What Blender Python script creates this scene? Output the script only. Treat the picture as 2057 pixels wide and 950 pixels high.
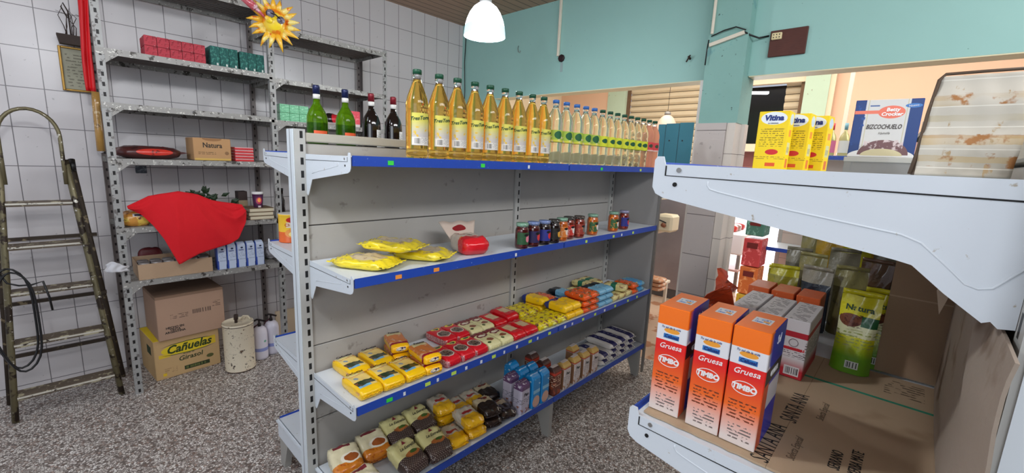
import bpy, math, random
from mathutils import Vector, Matrix, noise
for _o in list(bpy.data.objects): bpy.data.objects.remove(_o)
SC = bpy.context.scene
COL = SC.collection
PI = math.pi

# ------------------------------------------------------------------ camera, world, lights, exposure
# world axes: X runs away along the shelving, Y to the left (towards the tiled wall), Z up, metres
F_PX, YAW, PITCH, ROLL, EYE = 862.2, .75071, .17788, -.04603, 1.58
def camera():
    f = Vector((math.cos(YAW)*math.cos(PITCH), math.sin(YAW)*math.cos(PITCH), -math.sin(PITCH)))
    r = Vector((math.sin(YAW), -math.cos(YAW), 0))
    d = f.cross(r)
    c, s = math.cos(ROLL), math.sin(ROLL)
    right = c*r + s*d
    down = -s*r + c*d
    cd = bpy.data.cameras.new('camera'); cd.sensor_width = 36; cd.lens = F_PX/2057*36
    cd.clip_start = .02; cd.clip_end = 60
    co = bpy.data.objects.new('camera', cd); COL.objects.link(co)
    m = Matrix((right, -down, -f)).transposed().to_4x4(); m.translation = (0, 0, EYE)
    co.matrix_world = m
    SC.camera = co
camera()
W = bpy.data.worlds.new('daylight'); SC.world = W; W.use_nodes = True
W.node_tree.nodes['Background'].inputs[0].default_value = (.80, .87, 1, 1)
W.node_tree.nodes['Background'].inputs[1].default_value = .55
SC.view_settings.view_transform = 'Standard'; SC.view_settings.look = 'None'
SC.view_settings.exposure = .15; SC.view_settings.gamma = 1
SC.view_settings.use_curve_mapping = False
def area(name, loc, target, sx, sy, power, col):
    l = bpy.data.lights.new(name, 'AREA'); l.shape = 'RECTANGLE'; l.size = sx; l.size_y = sy
    l.energy = power; l.color = col
    o = bpy.data.objects.new(name, l); COL.objects.link(o); o.location = loc
    o.rotation_euler = (Vector(target)-Vector(loc)).to_track_quat('-Z', 'Y').to_euler()
    return o
area('next_room_daylight', (5.4, 1.4, 3.40), (5.4, 1.4, 0), 2.6, 5.0, 125, (1, .93, .84))
area('street_daylight', (7.25, 2.0, 1.0), (5.2, 1.6, .2), 1.2, 1.7, 60, (.95, .96, 1))
area('gondola_fill_light', (1.3, -.95, 2.93), (1.6, 1.7, .5), 2.8, .5, 62, (.97, .98, 1))  # unseen soft fill, added to brighten the inside of the middle gondola
area('doorway_daylight', (-2.2, -.8, 2.3), (1.6, 2.2, .6), 2.2, 1.6, 36, (.88, .94, 1))
area('shop_window_daylight', (-.9, 2.3, 2.85), (.2, 3.7, .9), 1.6, .8, 16, (.82, .90, 1))

# ------------------------------------------------------------------ materials
MC = {}
def rgb(*c):
    "sRGB 0-255 to linear"
    if len(c) == 1: c = c[0]
    return tuple(((v/255)/12.92 if v/255 <= .04045 else ((v/255+.055)/1.055)**2.4) for v in c)+(1,)
class NT:
    def __init__(s, name):
        s.m = bpy.data.materials.new(name); s.m.use_nodes = True
        s.t = s.m.node_tree; s.b = s.t.nodes['Principled BSDF']; s.c = None
        tc = s.t.nodes.new('ShaderNodeTexCoord'); s.o = tc.outputs['Object']
        sx = s.t.nodes.new('ShaderNodeSeparateXYZ'); s.t.links.new(s.o, sx.inputs[0])
        s.ax = {'x': sx.outputs[0], 'y': sx.outputs[1], 'z': sx.outputs[2]}
    def ma(s, op, *a):
        n = s.t.nodes.new('ShaderNodeMath'); n.operation = op
        for i, v in enumerate(a):
            if isinstance(v, (int, float)): n.inputs[i].default_value = v
            else: s.t.links.new(v, n.inputs[i])
        return n.outputs[0]
    def rng(s, v, a, b): return s.ma('COMPARE', v, (a+b)/2, abs(b-a)/2)
    def bounds(s, d, m=None):
        for k, (a, b) in d.items():
            r = s.rng(s.ax[k], a, b); m = r if m is None else s.ma('MULTIPLY', m, r)
        return m
    def noise(s, scale, detail=2, rough=.5, stretch=None):
        n = s.t.nodes.new('ShaderNodeTexNoise'); n.inputs['Scale'].default_value = scale
        n.inputs['Detail'].default_value = detail; n.inputs['Roughness'].default_value = rough
        v = s.o
        if stretch:
            mp = s.t.nodes.new('ShaderNodeMapping'); mp.inputs['Scale'].default_value = stretch
            s.t.links.new(s.o, mp.inputs[0]); v = mp.outputs[0]
        s.t.links.new(v, n.inputs['Vector']); return n.outputs[0]
    def mix(s, fac, a, b):
        n = s.t.nodes.new('ShaderNodeMix'); n.data_type = 'RGBA'
        if isinstance(fac, (int, float)): n.inputs[0].default_value = fac
        else: s.t.links.new(fac, n.inputs[0])
        for i, v in ((6, a), (7, b)):
            if isinstance(v, tuple): n.inputs[i].default_value = v
            else: s.t.links.new(v, n.inputs[i])
        return n.outputs[2]
    def layer(s, L):
        k = L[0]
        if k == 'r': m = s.bounds(L[1]); col = L[2]
        elif k == 'e':
            _, ax, (cx, cy), (rx, ry), bd, col = L
            a = s.ma('DIVIDE', s.ma('SUBTRACT', s.ax[ax[0]], cx), rx)
            b = s.ma('DIVIDE', s.ma('SUBTRACT', s.ax[ax[1]], cy), ry)
            m = s.ma('LESS_THAN', s.ma('ADD', s.ma('MULTIPLY', a, a), s.ma('MULTIPLY', b, b)), 1.0)
            m = s.bounds(bd, m)
        elif k == 'print':
            _, rowax, per, bd, col = L
            fr = s.ma('FRACT', s.ma('DIVIDE', s.ma('ADD', s.ax[rowax], 10), per))
            m = s.ma('LESS_THAN', fr, .45)
            nz = s.noise(.9/per, 1, .5)
            m = s.ma('MULTIPLY', m, s.ma('GREATER_THAN', nz, .47)); m = s.bounds(bd, m)
        elif k == 'bars':
            _, rowax, per, bd, col = L
            nz = s.noise(1, 0, 0, (1/per if rowax == 'x' else 0, 1/per if rowax == 'y' else 0, 1/per if rowax == 'z' else 0))
            m = s.bounds(bd, s.ma('GREATER_THAN', nz, .5))
        elif k == 'grad':
            _, ax, a, b, bd, col = L
            m = s.ma('DIVIDE', s.ma('SUBTRACT', s.ax[ax], a), b-a)
            m = s.ma('MINIMUM', s.ma('MAXIMUM', m, 0.0), 1.0)
            if bd: m = s.bounds(bd, m)
        elif k == 'chk':
            _, ax, per, fill, bd, col = L
            a = s.ma('ABSOLUTE', s.ma('SUBTRACT', s.ma('FRACT', s.ma('DIVIDE', s.ma('ADD', s.ma('ADD', s.ax[ax[0]], s.ax[ax[1]]), 10), per)), .5))
            b = s.ma('ABSOLUTE', s.ma('SUBTRACT', s.ma('FRACT', s.ma('DIVIDE', s.ma('ADD', s.ma('SUBTRACT', s.ax[ax[0]], s.ax[ax[1]]), 10), per)), .5))
            m = s.ma('GREATER_THAN', s.ma('MINIMUM', a, b), fill)
            m = s.bounds(bd, m)
        elif k == 'slot':
            _, ax, per, fill, bd, col = L
            fr = s.ma('FRACT', s.ma('DIVIDE', s.ma('ADD', s.ax[ax], 10), per))
            m = s.bounds(bd, s.ma('LESS_THAN', fr, fill))
        elif k == 'n':
            _, sc, thr, bd, col = L[:5]
            nz = s.noise(sc, 4, .6, L[5] if len(L) > 5 else None)
            w = .03
            m = s.ma('MINIMUM', s.ma('MAXIMUM', s.ma('DIVIDE', s.ma('SUBTRACT', nz, thr-w), 2*w), 0.0), 1.0)
            if bd: m = s.bounds(bd, m)
        s.c = s.mix(m, s.c, col)
def mat(name, base, rough=.5, metal=0, layers=(), bump=None, var=0, trans=0, ior=1.45, coat=0, alpha=1, emit=None, spec=None, aniso=None):
    if name in MC: return MC[name]
    n = NT(name); base = rgb(base); n.c = base
    for L in layers: n.layer(L)
    if var:
        nz = n.noise(var[0] if isinstance(var, tuple) else 3, 4, .6)
        amt = var[1] if isinstance(var, tuple) else var
        k = n.ma('ADD', n.ma('MULTIPLY', n.ma('SUBTRACT', nz, .5), amt*2), 1.0)
        v = n.t.nodes.new('ShaderNodeVectorMath'); v.operation = 'SCALE'
        if isinstance(n.c, tuple): v.inputs[0].default_value = n.c[:3]
        else: n.t.links.new(n.c, v.inputs[0])
        n.t.links.new(k, v.inputs['Scale']); n.c = v.outputs[0]
    if isinstance(n.c, tuple): n.b.inputs['Base Color'].default_value = n.c
    else: n.t.links.new(n.c, n.b.inputs['Base Color'])
    n.b.inputs['Roughness'].default_value = rough; n.b.inputs['Metallic'].default_value = metal
    n.b.inputs['Transmission Weight'].default_value = trans; n.b.inputs['IOR'].default_value = ior
    n.b.inputs['Coat Weight'].default_value = coat; n.b.inputs['Alpha'].default_value = alpha
    if spec is not None: n.b.inputs['Specular IOR Level'].default_value = spec
    if emit: n.b.inputs['Emission Color'].default_value = rgb(emit[0]); n.b.inputs['Emission Strength'].default_value = emit[1]
    if bump:
        bn = n.t.nodes.new('ShaderNodeBump'); bn.inputs['Strength'].default_value = min(1, bump[1]*1.3); bn.inputs['Distance'].default_value = .006
        n.t.links.new(n.noise(bump[0], 4, .6, bump[2] if len(bump) > 2 else None), bn.inputs['Height'])
        n.t.links.new(bn.outputs[0], n.b.inputs['Normal'])
    MC[name] = n.m
    return n.m

# ------------------------------------------------------------------ mesh helpers
class MB:
    def __init__(s): s.v = []; s.f = []; s.m = []; s.s = []
    def add(s, vs, fs, mi=0, sm=False, M=None):
        k = len(s.v)
        for p in vs:
            p = Vector(p); s.v.append(M @ p if M else p)
        for i, f in enumerate(fs):
            s.f.append(tuple(k+j for j in f)); s.m.append(mi[i] if isinstance(mi, list) else mi); s.s.append(sm)
        return s
    def box(s, x0, x1, y0, y1, z0, z1, mi=0, M=None):
        vs = [(x, y, z) for x in (x0, x1) for y in (y0, y1) for z in (z0, z1)]
        return s.add(vs, [(0, 1, 3, 2), (4, 6, 7, 5), (0, 4, 5, 1), (2, 3, 7, 6), (0, 2, 6, 4), (1, 5, 7, 3)], mi, False, M)
    def rbox(s, x0, x1, y0, y1, z0, z1, b=.003, mi=0, M=None):
        "box with chamfered edges"
        vs = []; cx, cy, cz = (x0+x1)/2, (y0+y1)/2, (z0+z1)/2; h = ((x1-x0)/2, (y1-y0)/2, (z1-z0)/2)
        b = min(b, min(h)*.9); idx = {}
        for sx in (-1, 1):
            for sy in (-1, 1):
                for sz in (-1, 1):
                    sg = (sx, sy, sz)
                    for a in range(3):
                        p = [sg[i]*(h[i]-(0 if i == a else b)) for i in range(3)]
                        idx[(sx, sy, sz, a)] = len(vs); vs.append((cx+p[0], cy+p[1], cz+p[2]))
        fs = []
        for a in range(3):
            u, w = [i for i in range(3) if i != a]
            for sa in (-1, 1):
                q = []
                for su, sw in ((-1, -1), (1, -1), (1, 1), (-1, 1)):
                    g = [0, 0, 0]; g[a] = sa; g[u] = su; g[w] = sw; q.append(idx[(*g, a)])
                fs.append(tuple(q))
        for a in range(3):
            u, w = [i for i in range(3) if i != a]
            for su in (-1, 1):
                for sw in (-1, 1):
                    q = []
                    for sa, ax in ((-1, u), (-1, w), (1, w), (1, u)):
                        g = [0, 0, 0]; g[a] = sa; g[u] = su; g[w] = sw; q.append(idx[(*g, ax)])
                    fs.append(tuple(q))
        for sx in (-1, 1):
            for sy in (-1, 1):
                for sz in (-1, 1): fs.append(tuple(idx[(sx, sy, sz, a)] for a in range(3)))
        return s.add(vs, fs, mi, False, M)
    def lathe(s, prof, seg=24, mi=0, c=(0, 0, 0), M=None, sm=True, cap=True, sq=(1, 1)):
        vs = [(c[0]+sq[0]*r*math.cos(2*PI*k/seg), c[1]+sq[1]*r*math.sin(2*PI*k/seg), c[2]+z) for r, z in prof for k in range(seg)]
        fs = []; mm = []
        for i in range(len(prof)-1):
            for k in range(seg):
                k2 = (k+1) % seg
                fs.append((i*seg+k, i*seg+k2, (i+1)*seg+k2, (i+1)*seg+k)); mm.append(mi[i] if isinstance(mi, list) else mi)
        s.add(vs, fs, mm, sm, M)
        if cap:
            b = len(s.v)-len(vs)
            s.f.append(tuple(b+k for k in reversed(range(seg)))); s.m.append(mm[0]); s.s.append(False)
            s.f.append(tuple(b+(len(prof)-1)*seg+k for k in range(seg))); s.m.append(mm[-1]); s.s.append(False)
        return s
    def tube(s, pts, r, seg=8, mi=0, cap=True, sq=1):
        pts = [Vector(p) for p in pts]; n = len(pts); vs = []
        up = None
        for i, p in enumerate(pts):
            t = (pts[min(i+1, n-1)]-pts[max(i-1, 0)]).normalized()
            if up is None: up = t.orthogonal().normalized()
            up = (up-t*up.dot(t)).normalized(); w = t.cross(up)
            rr = r[i] if isinstance(r, (list, tuple)) else r
            for k in range(seg):
                a = 2*PI*k/seg; vs.append(p+up*(rr*math.cos(a))+w*(rr*sq*math.sin(a)))
        fs = [(i*seg+k, i*seg+(k+1) % seg, (i+1)*seg+(k+1) % seg, (i+1)*seg+k) for i in range(n-1) for k in range(seg)]
        if cap: fs += [tuple(reversed(range(seg))), tuple((n-1)*seg+k for k in range(seg))]
        return s.add(vs, fs, mi, True)
    def bar(s, a, b, w, h, up=(0, 0, 1), mi=0):
        "box beam from a to b, w along the side, h along up"
        a, b, up = Vector(a), Vector(b), Vector(up); t = (b-a).normalized(); sd = t.cross(up).normalized(); u = sd.cross(t)
        vs = [p+sd*(i*w/2)+u*(j*h/2) for p in (a, b) for i, j in ((-1, -1), (1, -1), (1, 1), (-1, 1))]
        return s.add(vs, [(0, 1, 2, 3), (7, 6, 5, 4), (0, 4, 5, 1), (1, 5, 6, 2), (2, 6, 7, 3), (3, 7, 4, 0)], mi)
    def prism(s, poly, d, M=None, mi=0):
        "poly in local xy, extruded along local z by d"
        n = len(poly); vs = [(x, y, 0) for x, y in poly]+[(x, y, d) for x, y in poly]
        fs = [tuple(reversed(range(n))), tuple(range(n, 2*n))]+[(i, (i+1) % n, n+(i+1) % n, n+i) for i in range(n)]
        return s.add(vs, fs, mi, False, M)
    def grid(s, fn, nu, nv, mi=0, sm=True, thick=0, M=None):
        vs = [Vector(fn(i/nu, j/nv)) for j in range(nv+1) for i in range(nu+1)]
        fs = [(j*(nu+1)+i, j*(nu+1)+i+1, (j+1)*(nu+1)+i+1, (j+1)*(nu+1)+i) for j in range(nv) for i in range(nu)]
        return s.add(vs, fs, mi, sm, M)
    def mesh(s, name, mats):
        me = bpy.data.meshes.new(name); me.from_pydata([tuple(v) for v in s.v], [], s.f)
        for m in mats: me.materials.append(m)
        me.polygons.foreach_set('material_index', s.m); me.polygons.foreach_set('use_smooth', s.s)
        me.validate(); me.update()
        import bmesh
        bm = bmesh.new(); bm.from_mesh(me); bmesh.ops.recalc_face_normals(bm, faces=bm.faces); bm.to_mesh(me); bm.free()
        return me
    def build(s, name, mats, parent=None, loc=None, rot=None, label=None, solid=0):
        if not isinstance(mats, (list, tuple)): mats = [mats]
        o = bpy.data.objects.new(name, s.mesh(name, mats)); COL.objects.link(o)
        if parent: o.parent = parent
        if loc: o.location = loc
        if rot: o.rotation_euler = rot
        if label: o['label'] = label
        if solid:
            md = o.modifiers.new('solid', 'SOLIDIFY'); md.thickness = solid; md.offset = 0
        return o
def tag(o, label, cat, group=None, kind=None):
    o['label'] = label; o['category'] = cat
    if group: o['group'] = group
    if kind: o['kind'] = kind
    return o
def thing(name, label, cat, loc=(0, 0, 0), rz=0, group=None):
    o = bpy.data.objects.new(name, None); COL.objects.link(o); o.empty_display_size = .05
    o.location = loc; o.rotation_euler = (0, 0, rz)
    return tag(o, label, cat, group)
def struct(name, mb, m, label=None):
    o = mb.build(name, m); o['kind'] = 'structure'
    if label: o['label'] = label
    return o
def dup(o, parent=None, loc=None, rz=None, rot=None, label=None, group=None):
    c = o.copy(); COL.objects.link(c)
    if parent is not None: c.parent = parent
    if loc is not None: c.location = loc
    if rz is not None: c.rotation_euler = (0, 0, rz)
    if rot is not None: c.rotation_euler = rot
    if label: c['label'] = label
    if group: c['group'] = group
    for ch in list(o.children): dup(ch, c)
    return c
FACE = {'-x': Matrix(((0, 0, -1), (-1, 0, 0), (0, 1, 0))), '-y': Matrix(((1, 0, 0), (0, 0, -1), (0, 1, 0))),
        '+z': Matrix(((1, 0, 0), (0, 1, 0), (0, 0, 1))), '+z-x': Matrix(((0, 1, 0), (-1, 0, 0), (0, 0, 1)))}
TX = {}
def text(body, size, m, parent, loc, face='-y', shear=0, spin=0, wrap=0, bold=0, sx=1, name='lettering', tilt=0):
    key = (body, size, shear, wrap, bold, sx)
    if key not in TX:
        cu = bpy.data.curves.new('lettering', 'FONT'); cu.body = body; cu.size = size; cu.align_x = 'CENTER'; cu.align_y = 'CENTER'
        cu.shear = shear; cu.extrude = .0003; cu.offset = bold; cu.resolution_u = 2
        to = bpy.data.objects.new('tmp', cu); COL.objects.link(to)
        dg = bpy.context.evaluated_depsgraph_get(); me = bpy.data.meshes.new_from_object(to.evaluated_get(dg))
        bpy.data.objects.remove(to); me.name = 'lettering'
        for v in me.vertices:
            v.co.x *= sx
            if wrap:
                a = v.co.x/wrap; r = wrap+v.co.z
                v.co.x = r*math.sin(a); v.co.z = r*math.cos(a)-wrap
        TX[key] = me
    me = TX[key]
    if me.materials and me.materials[0] != m: me = me.copy(); me.materials.clear()
    if not me.materials: me.materials.append(m)
    o = bpy.data.objects.new(name, me); COL.objects.link(o); o.parent = parent
    M = FACE[face].to_4x4() @ Matrix.Rotation(spin, 4, 'Z') @ Matrix.Rotation(tilt, 4, 'X')
    o.rotation_euler = M.to_euler(); o.location = loc
    return o
ORD = ['first', 'second', 'third', 'fourth', 'fifth', 'sixth', 'seventh', 'eighth', 'ninth', 'tenth', 'eleventh', 'twelfth']

def sellipsoid(w, l, h, n=(10, 14, 5), p=11, crimp=.0, wr=.004, seed=0, taper=(0, 0), flat=True):
    "soft filled bag: a rounded cushion on local z=0, w along x, l along y"
    mb = MB(); vid = {}; vs = []; fs = []
    def vert(i, j, k):
        key = (i, j, k)
        if key in vid: return vid[key]
        u, v, t = 2*i/n[0]-1, 2*j/n[1]-1, 2*k/n[2]-1
        q = (abs(u)**p+abs(v)**p+abs(t)**p)**(1/p); q = max(q, 1e-6)
        mx = max(abs(u), abs(v), abs(t)); fct = mx/q
        x, y, z = u*fct, v*fct, t*fct
        zz = z*(1-.13*abs(v)**6)*(1-.05*abs(u)**4)*(1-crimp*abs(v)**8)
        xx = x*(1+taper[0]*v)
        nz = noise.noise(Vector((u*2.1+seed*7.3, v*2.6+seed*3.1, t*2.0+seed)))
        nz2 = noise.noise(Vector((u*6+seed*5.3, v*6+seed, t*4+seed*2)))
        zz = zz*(1-wr*1.0/h)+(nz*wr*1.3+nz2*wr*.6-wr*.7)/h*2*(1 if t > 0 else .2)
        xx += nz2*wr*.8/w*2
        z0 = (zz+1)/2*h if not flat else max(0, (zz+.86)/1.86)*h
        vid[key] = len(vs); vs.append((xx*w/2, y*l/2+nz*wr*.5, z0))
        return vid[key]
    N = n
    for a in range(3):
        u, w_ = [i for i in range(3) if i != a]
        for side in (0, N[a]):
            for i in range(N[u]):
                for j in range(N[w_]):
                    q = []
                    for di, dj in ((0, 0), (1, 0), (1, 1), (0, 1)):
                        g = [0, 0, 0]; g[a] = side; g[u] = i+di; g[w_] = j+dj; q.append(vert(*g))
                    fs.append(tuple(q))
    mb.add(vs, fs, 0, True)
    return mb

# common materials
white_metal = mat('white_enamel', (212, 219, 226), .35, 0, var=(2, .04), layers=[('n', 60, .70, None, rgb(170, 160, 145))])
grey_panel = mat('grey_panel_paint', (168, 165, 160), .5, 0, var=(5, .10), layers=[('n', 14, .68, None, rgb(140, 136, 130))])
grey_upright = mat('grey_upright_paint', (182, 182, 178), .45, 0, var=(4, .05))
blue_rail = mat('blue_price_rail', (38, 74, 172), .35, 0, var=(8, .10), layers=[('n', 90, .70, None, rgb(140, 160, 210))])
dark = mat('dark_gap', (18, 18, 18), .7)
black_ink = mat('black_print', (28, 28, 28), .6)
white_ink = mat('white_print', (240, 240, 240), .5)
gold_ink = mat('gold_print', (190, 150, 70), .45)
red_ink = mat('red_print', (200, 25, 30), .5)
green_ink = mat('dark_green_print', (22, 66, 44), .5)
blue_ink = mat('blue_print', (28, 48, 120), .5)
teal_paint = mat('teal_wall_paint', (152, 196, 189), .55, 0, var=(1.3, .07), bump=(12, .12), layers=[('n', 28, .74, None, rgb(104, 140, 136)), ('n', 70, .77, None, rgb(70, 92, 90))])
chipped = mat('chipped_teal_paint', (132, 176, 168), .6, 0, var=(3, .1), bump=(20, .25),
              layers=[('n', 9, .66, None, rgb(112, 160, 160)), ('n', 40, .71, None, rgb(52, 70, 68))])
peach = mat('peach_wall_paint', (240, 200, 170), .6, 0, var=(2, .03))
cream_edge = mat('cream_reveal_paint', (226, 216, 180), .6, var=(6, .05))
steel = mat('bare_steel', (170, 168, 165), .35, .9)
black_plastic = mat('black_plastic', (20, 20, 22), .35)
card = mat('brown_cardboard', (176, 148, 120), .8, 0, var=(4, .06), bump=(200, .05))

# ------------------------------------------------------------------ room shell
def tile_mat(name, axis, base, grout, pw, ph, x0, z0, lw=.0022):
    n = NT(name); n.c = rgb(base)
    nz = n.noise(1.1, 3); n.c = n.mix(n.ma('MULTIPLY', nz, .3), n.c, rgb(tuple(int(v*.88) for v in base)))
    fu = n.ma('FRACT', n.ma('DIVIDE', n.ma('ADD', n.ax[axis], 30*pw-x0), pw))
    fv = n.ma('FRACT', n.ma('DIVIDE', n.ma('ADD', n.ax['z'], 30*ph-z0), ph))
    def ln(f, w): return n.ma('GREATER_THAN', n.ma('ABSOLUTE', n.ma('SUBTRACT', f, .5)), .5-w)
    m = n.ma('MAXIMUM', ln(fu, lw/pw), ln(fv, lw/ph))
    dirt = n.ma('GREATER_THAN', n.noise(30, 3), .70)
    n.c = n.mix(m, n.c, rgb(grout)); n.c = n.mix(n.ma('MULTIPLY', dirt, .35), n.c, rgb(grout))
    n.t.links.new(n.c, n.b.inputs['Base Color']); n.b.inputs['Roughness'].default_value = .28
    bn = n.t.nodes.new('ShaderNodeBump'); bn.inputs['Strength'].default_value = .35; bn.inputs['Distance'].default_value = .002; bn.invert = True
    w = n.ma('ADD', m, n.ma('MULTIPLY', n.noise(7, 2), .8)); n.t.links.new(w, bn.inputs['Height']); n.t.links.new(bn.outputs[0], n.b.inputs['Normal'])
    MC[name] = n.m; return n.m
wall_tile = tile_mat('glazed_wall_tile', 'x', (206, 202, 203), (112, 108, 110), .1515, .228, .011, .269)
pillar_tile = tile_mat('pillar_tile', 'y', (196, 188, 184), (96, 88, 86), .40, .292, 1.35, .085)
def terrazzo():
    n = NT('speckled_terrazzo'); n.c = rgb(150, 145, 140)
    SCL = 92
    vo = n.t.nodes.new('ShaderNodeTexVoronoi'); vo.inputs['Scale'].default_value = SCL; n.t.links.new(n.o, vo.inputs['Vector'])
    sp = n.t.nodes.new('ShaderNodeSeparateColor'); n.t.links.new(vo.outputs['Color'], sp.inputs[0])
    rmp = n.t.nodes.new('ShaderNodeValToRGB'); rmp.color_ramp.interpolation = 'CONSTANT'; n.t.links.new(sp.outputs[0], rmp.inputs[0])
    cs = [(0, (96, 86, 80)), (.10, (160, 152, 146)), (.28, (202, 196, 190)), (.50, (226, 222, 216)), (.72, (178, 156, 144)), (.80, (244, 242, 238)), (.95, (120, 96, 84))]
    e = rmp.color_ramp.elements; e[0].position = 0; e[0].color = rgb(cs[0][1]); e[1].position = cs[1][0]; e[1].color = rgb(cs[1][1])
    for p, c in cs[2:]:
        q = e.new(p); q.color = rgb(c)
    edge = n.t.nodes.new('ShaderNodeTexVoronoi'); edge.feature = 'DISTANCE_TO_EDGE'; edge.inputs['Scale'].default_value = SCL; n.t.links.new(n.o, edge.inputs['Vector'])
    m = n.ma('LESS_THAN', edge.outputs['Distance'], .09)
    n.c = n.mix(m, rmp.outputs[0], rgb(104, 96, 92))
    n.c = n.mix(n.ma('MULTIPLY', n.noise(.9, 3), .22), n.c, rgb(136, 122, 114))
    n.t.links.new(n.c, n.b.inputs['Base Color']); n.b.inputs['Roughness'].default_value = .42
    return n.m
struct('floor', MB().box(-3, 3.24, -3, 4.0, -.1, 0).box(3.24, 9, -3, 6.5, -.1, 0, 1),
       [terrazzo(), mat('smooth_beige_floor', (205, 178, 156), .25, 0, var=(3, .12), layers=[('n', 5, .55, None, rgb(176, 128, 100))])])
def wood_ceiling():
    n = NT('slatted_wood'); n.c = rgb(182, 148, 122)
    f = n.ma('FRACT', n.ma('DIVIDE', n.ma('ADD', n.ax['y'], 20), .095))
    n.c = n.mix(n.ma('MULTIPLY', n.noise(6, 4, .6, (.25, 6, 1)), .6), n.c, rgb(126, 96, 76))
    n.c = n.mix(n.ma('LESS_THAN', f, .09), n.c, rgb(52, 36, 28))
    n.t.links.new(n.c, n.b.inputs['Base Color']); n.b.inputs['Roughness'].default_value = .5
    return n.m
struct('ceiling', MB().box(-3, 3.34, -3, 4.0, 2.99, 3.1), wood_ceiling())
struct('ceiling_next_room', MB().box(3.34, 9, -3, 6.5, 3.45, 3.55), mat('white_ceiling', (230, 224, 214), .7))
struct('wall_left', MB().box(-3, 3.34, 3.9, 4.0, 0, 2.99), wall_tile)
BX = 3.24
bw = MB().box(BX, BX+.14, 1.2, 3.9, 2.195, 2.99).box(BX, BX+.14, 3.36, 3.9, 0, 2.195).box(BX, BX+.14, -3, .94, 2.195, 2.99).box(BX, BX+.14, .94, 1.2, 2.195, 2.99)
bw.box(BX+.001, BX+.139, 1.2, 3.36, 2.189, 2.195, 1).box(BX+.001, BX+.139, -3, .94, 2.189, 2.195, 1)
struct('wall_back', bw, [teal_paint, cream_edge])
pm = MB().box(BX-.10, BX+.14, .945, 1.195, 1.885, 2.99)
struct('trim_1', pm, chipped, 'chipped teal upper half of the pillar')
pt = MB().box(BX-.115, BX+.12, 1.005, 1.195, 0, 1.885).box(BX-.10, BX+.02, .95, 1.003, 0, 1.885, 1).box(BX+.02, BX+.09, .925, .955, 0, 1.885, 1)
struct('trim_2', pt, [pillar_tile, mat('pale_side_tile', (216, 208, 198), .4, layers=[('slot', 'z', .292, .012, {'z': (0, 2)}, rgb(110, 100, 96))])])
struct('trim_3', MB().box(BX-.02, BX+.05, 1.205, 1.245, 0, 2.189), mat('white_door_jamb', (232, 228, 222), .4))
# next room
struct('wall_street', MB().box(7.3, 7.4, 4.50, 6.5, 0, 3.45).box(7.3, 7.4, -3, 1.08, 0, 3.45).box(7.3, 7.4, 1.3, 4.5, 3.0, 3.45), peach)
struct('wall_far_left', MB().box(3.34, 7.4, 5.60, 5.7, 0, 3.45), mat('cream_wall', (240, 226, 196), .6))
def shutter(y0, y1, z0, z1, x=7.42):
    mb = MB(); n = int((z1-z0)/.105)
    for k in range(n):
        za = z0+k*.105
        mb.add([(x, y0, za), (x-.03, y0, za+.035), (x-.03, y0, za+.075), (x, y0, za+.1), (x, y1, za), (x-.03, y1, za+.035), (x-.03, y1, za+.075), (x, y1, za+.1)],
               [(0, 1, 5, 4), (1, 2, 6, 5), (2, 3, 7, 6)], 0)
        mb.box(x-.004, x+.002, y0, y1, za+.098, za+.107, 1)
    mb.box(x, x+.02, y0, y1, z0, z1, 0)
    return mb
shm = [mat('cream_shutter', (212, 196, 166), .5, 0, var=(5, .07)), mat('shutter_joint', (92, 76, 58), .7)]
t = thing('roller_shutter', 'wide cream roller shutter seen over the opening behind the pendant lamp', 'roller shutter', (7.42, 3.35, 0))
o = shutter(2.62, 4.08, .0, 3.0).build('shutter_curtain', shm, t, (-7.42, -3.35, 0))
MB().box(7.36, 7.40, 4.08, 4.14, 0, 3.0).build('guide_rail', mat('rusty_rail', (120, 92, 70), .7, .2, var=(20, .2)), t, (-7.42, -3.35, 0))
t = thing('roller_shutter', 'narrow strip of rusty-edged cream shutter beside the dark window', 'roller shutter', (7.42, 1.5, 0))
shutter(1.40, 1.62, 1.95, 3.0).build('shutter_curtain', shm, t, (-7.42, -1.5, 0))
MB().box(7.30, 7.36, 1.36, 1.42, 1.9, 3.0).build('guide_rail', mat('rusty_rail', (120, 92, 70)), t, (-7.42, -1.5, 0))
struct('trim_4', MB().box(7.28, 7.46, 4.14, 4.50, 0, 3.45).box(7.20, 7.40, 1.08, 1.36, 0, 3.0), mat('mint_column_paint', (192, 214, 190), .6, 0, var=(4, .06), layers=[('n', 14, .70, {'z': (1.8, 3)}, rgb(120, 72, 48))]))
struct('trim_5', MB().box(7.24, 7.34, 1.36, 2.62, 2.82, 2.93).box(7.24, 7.34, 1.36, 2.62, 1.86, 1.97).box(7.22, 7.28, 1.02, 1.08, 0, 3.0), mat('cream_trim', (236, 218, 188), .5))
# dark glazed opening with street light behind
w = MB().box(7.48, 7.5, 1.62, 2.62, 1.97, 2.82)
struct('window_1', w, mat('dark_window_glass', (16, 13, 14), .15))
wf = MB()
for y in (1.40, 1.80, 2.20, 2.58): wf.box(7.38, 7.42, y, y+.03, 0, 1.86)
for z in (.9, 1.40, 1.60): wf.box(7.38, 7.42, 1.40, 2.62, z, z+.03)
wf.box(7.36, 7.44, 1.40, 2.62, 1.63, 1.86, 1)
wi = struct('window_2', wf, [mat('iron_grille', (196, 150, 140), .5), mat('dark_red_lintel', (120, 70, 66), .6)])
street = mat('bright_street', (235, 238, 250), .9, emit=((225, 235, 255), .85))
struct('window_3', MB().box(7.6, 7.62, 1.3, 2.62, 0, 1.9), street, 'bright daylight through the street door')

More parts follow.
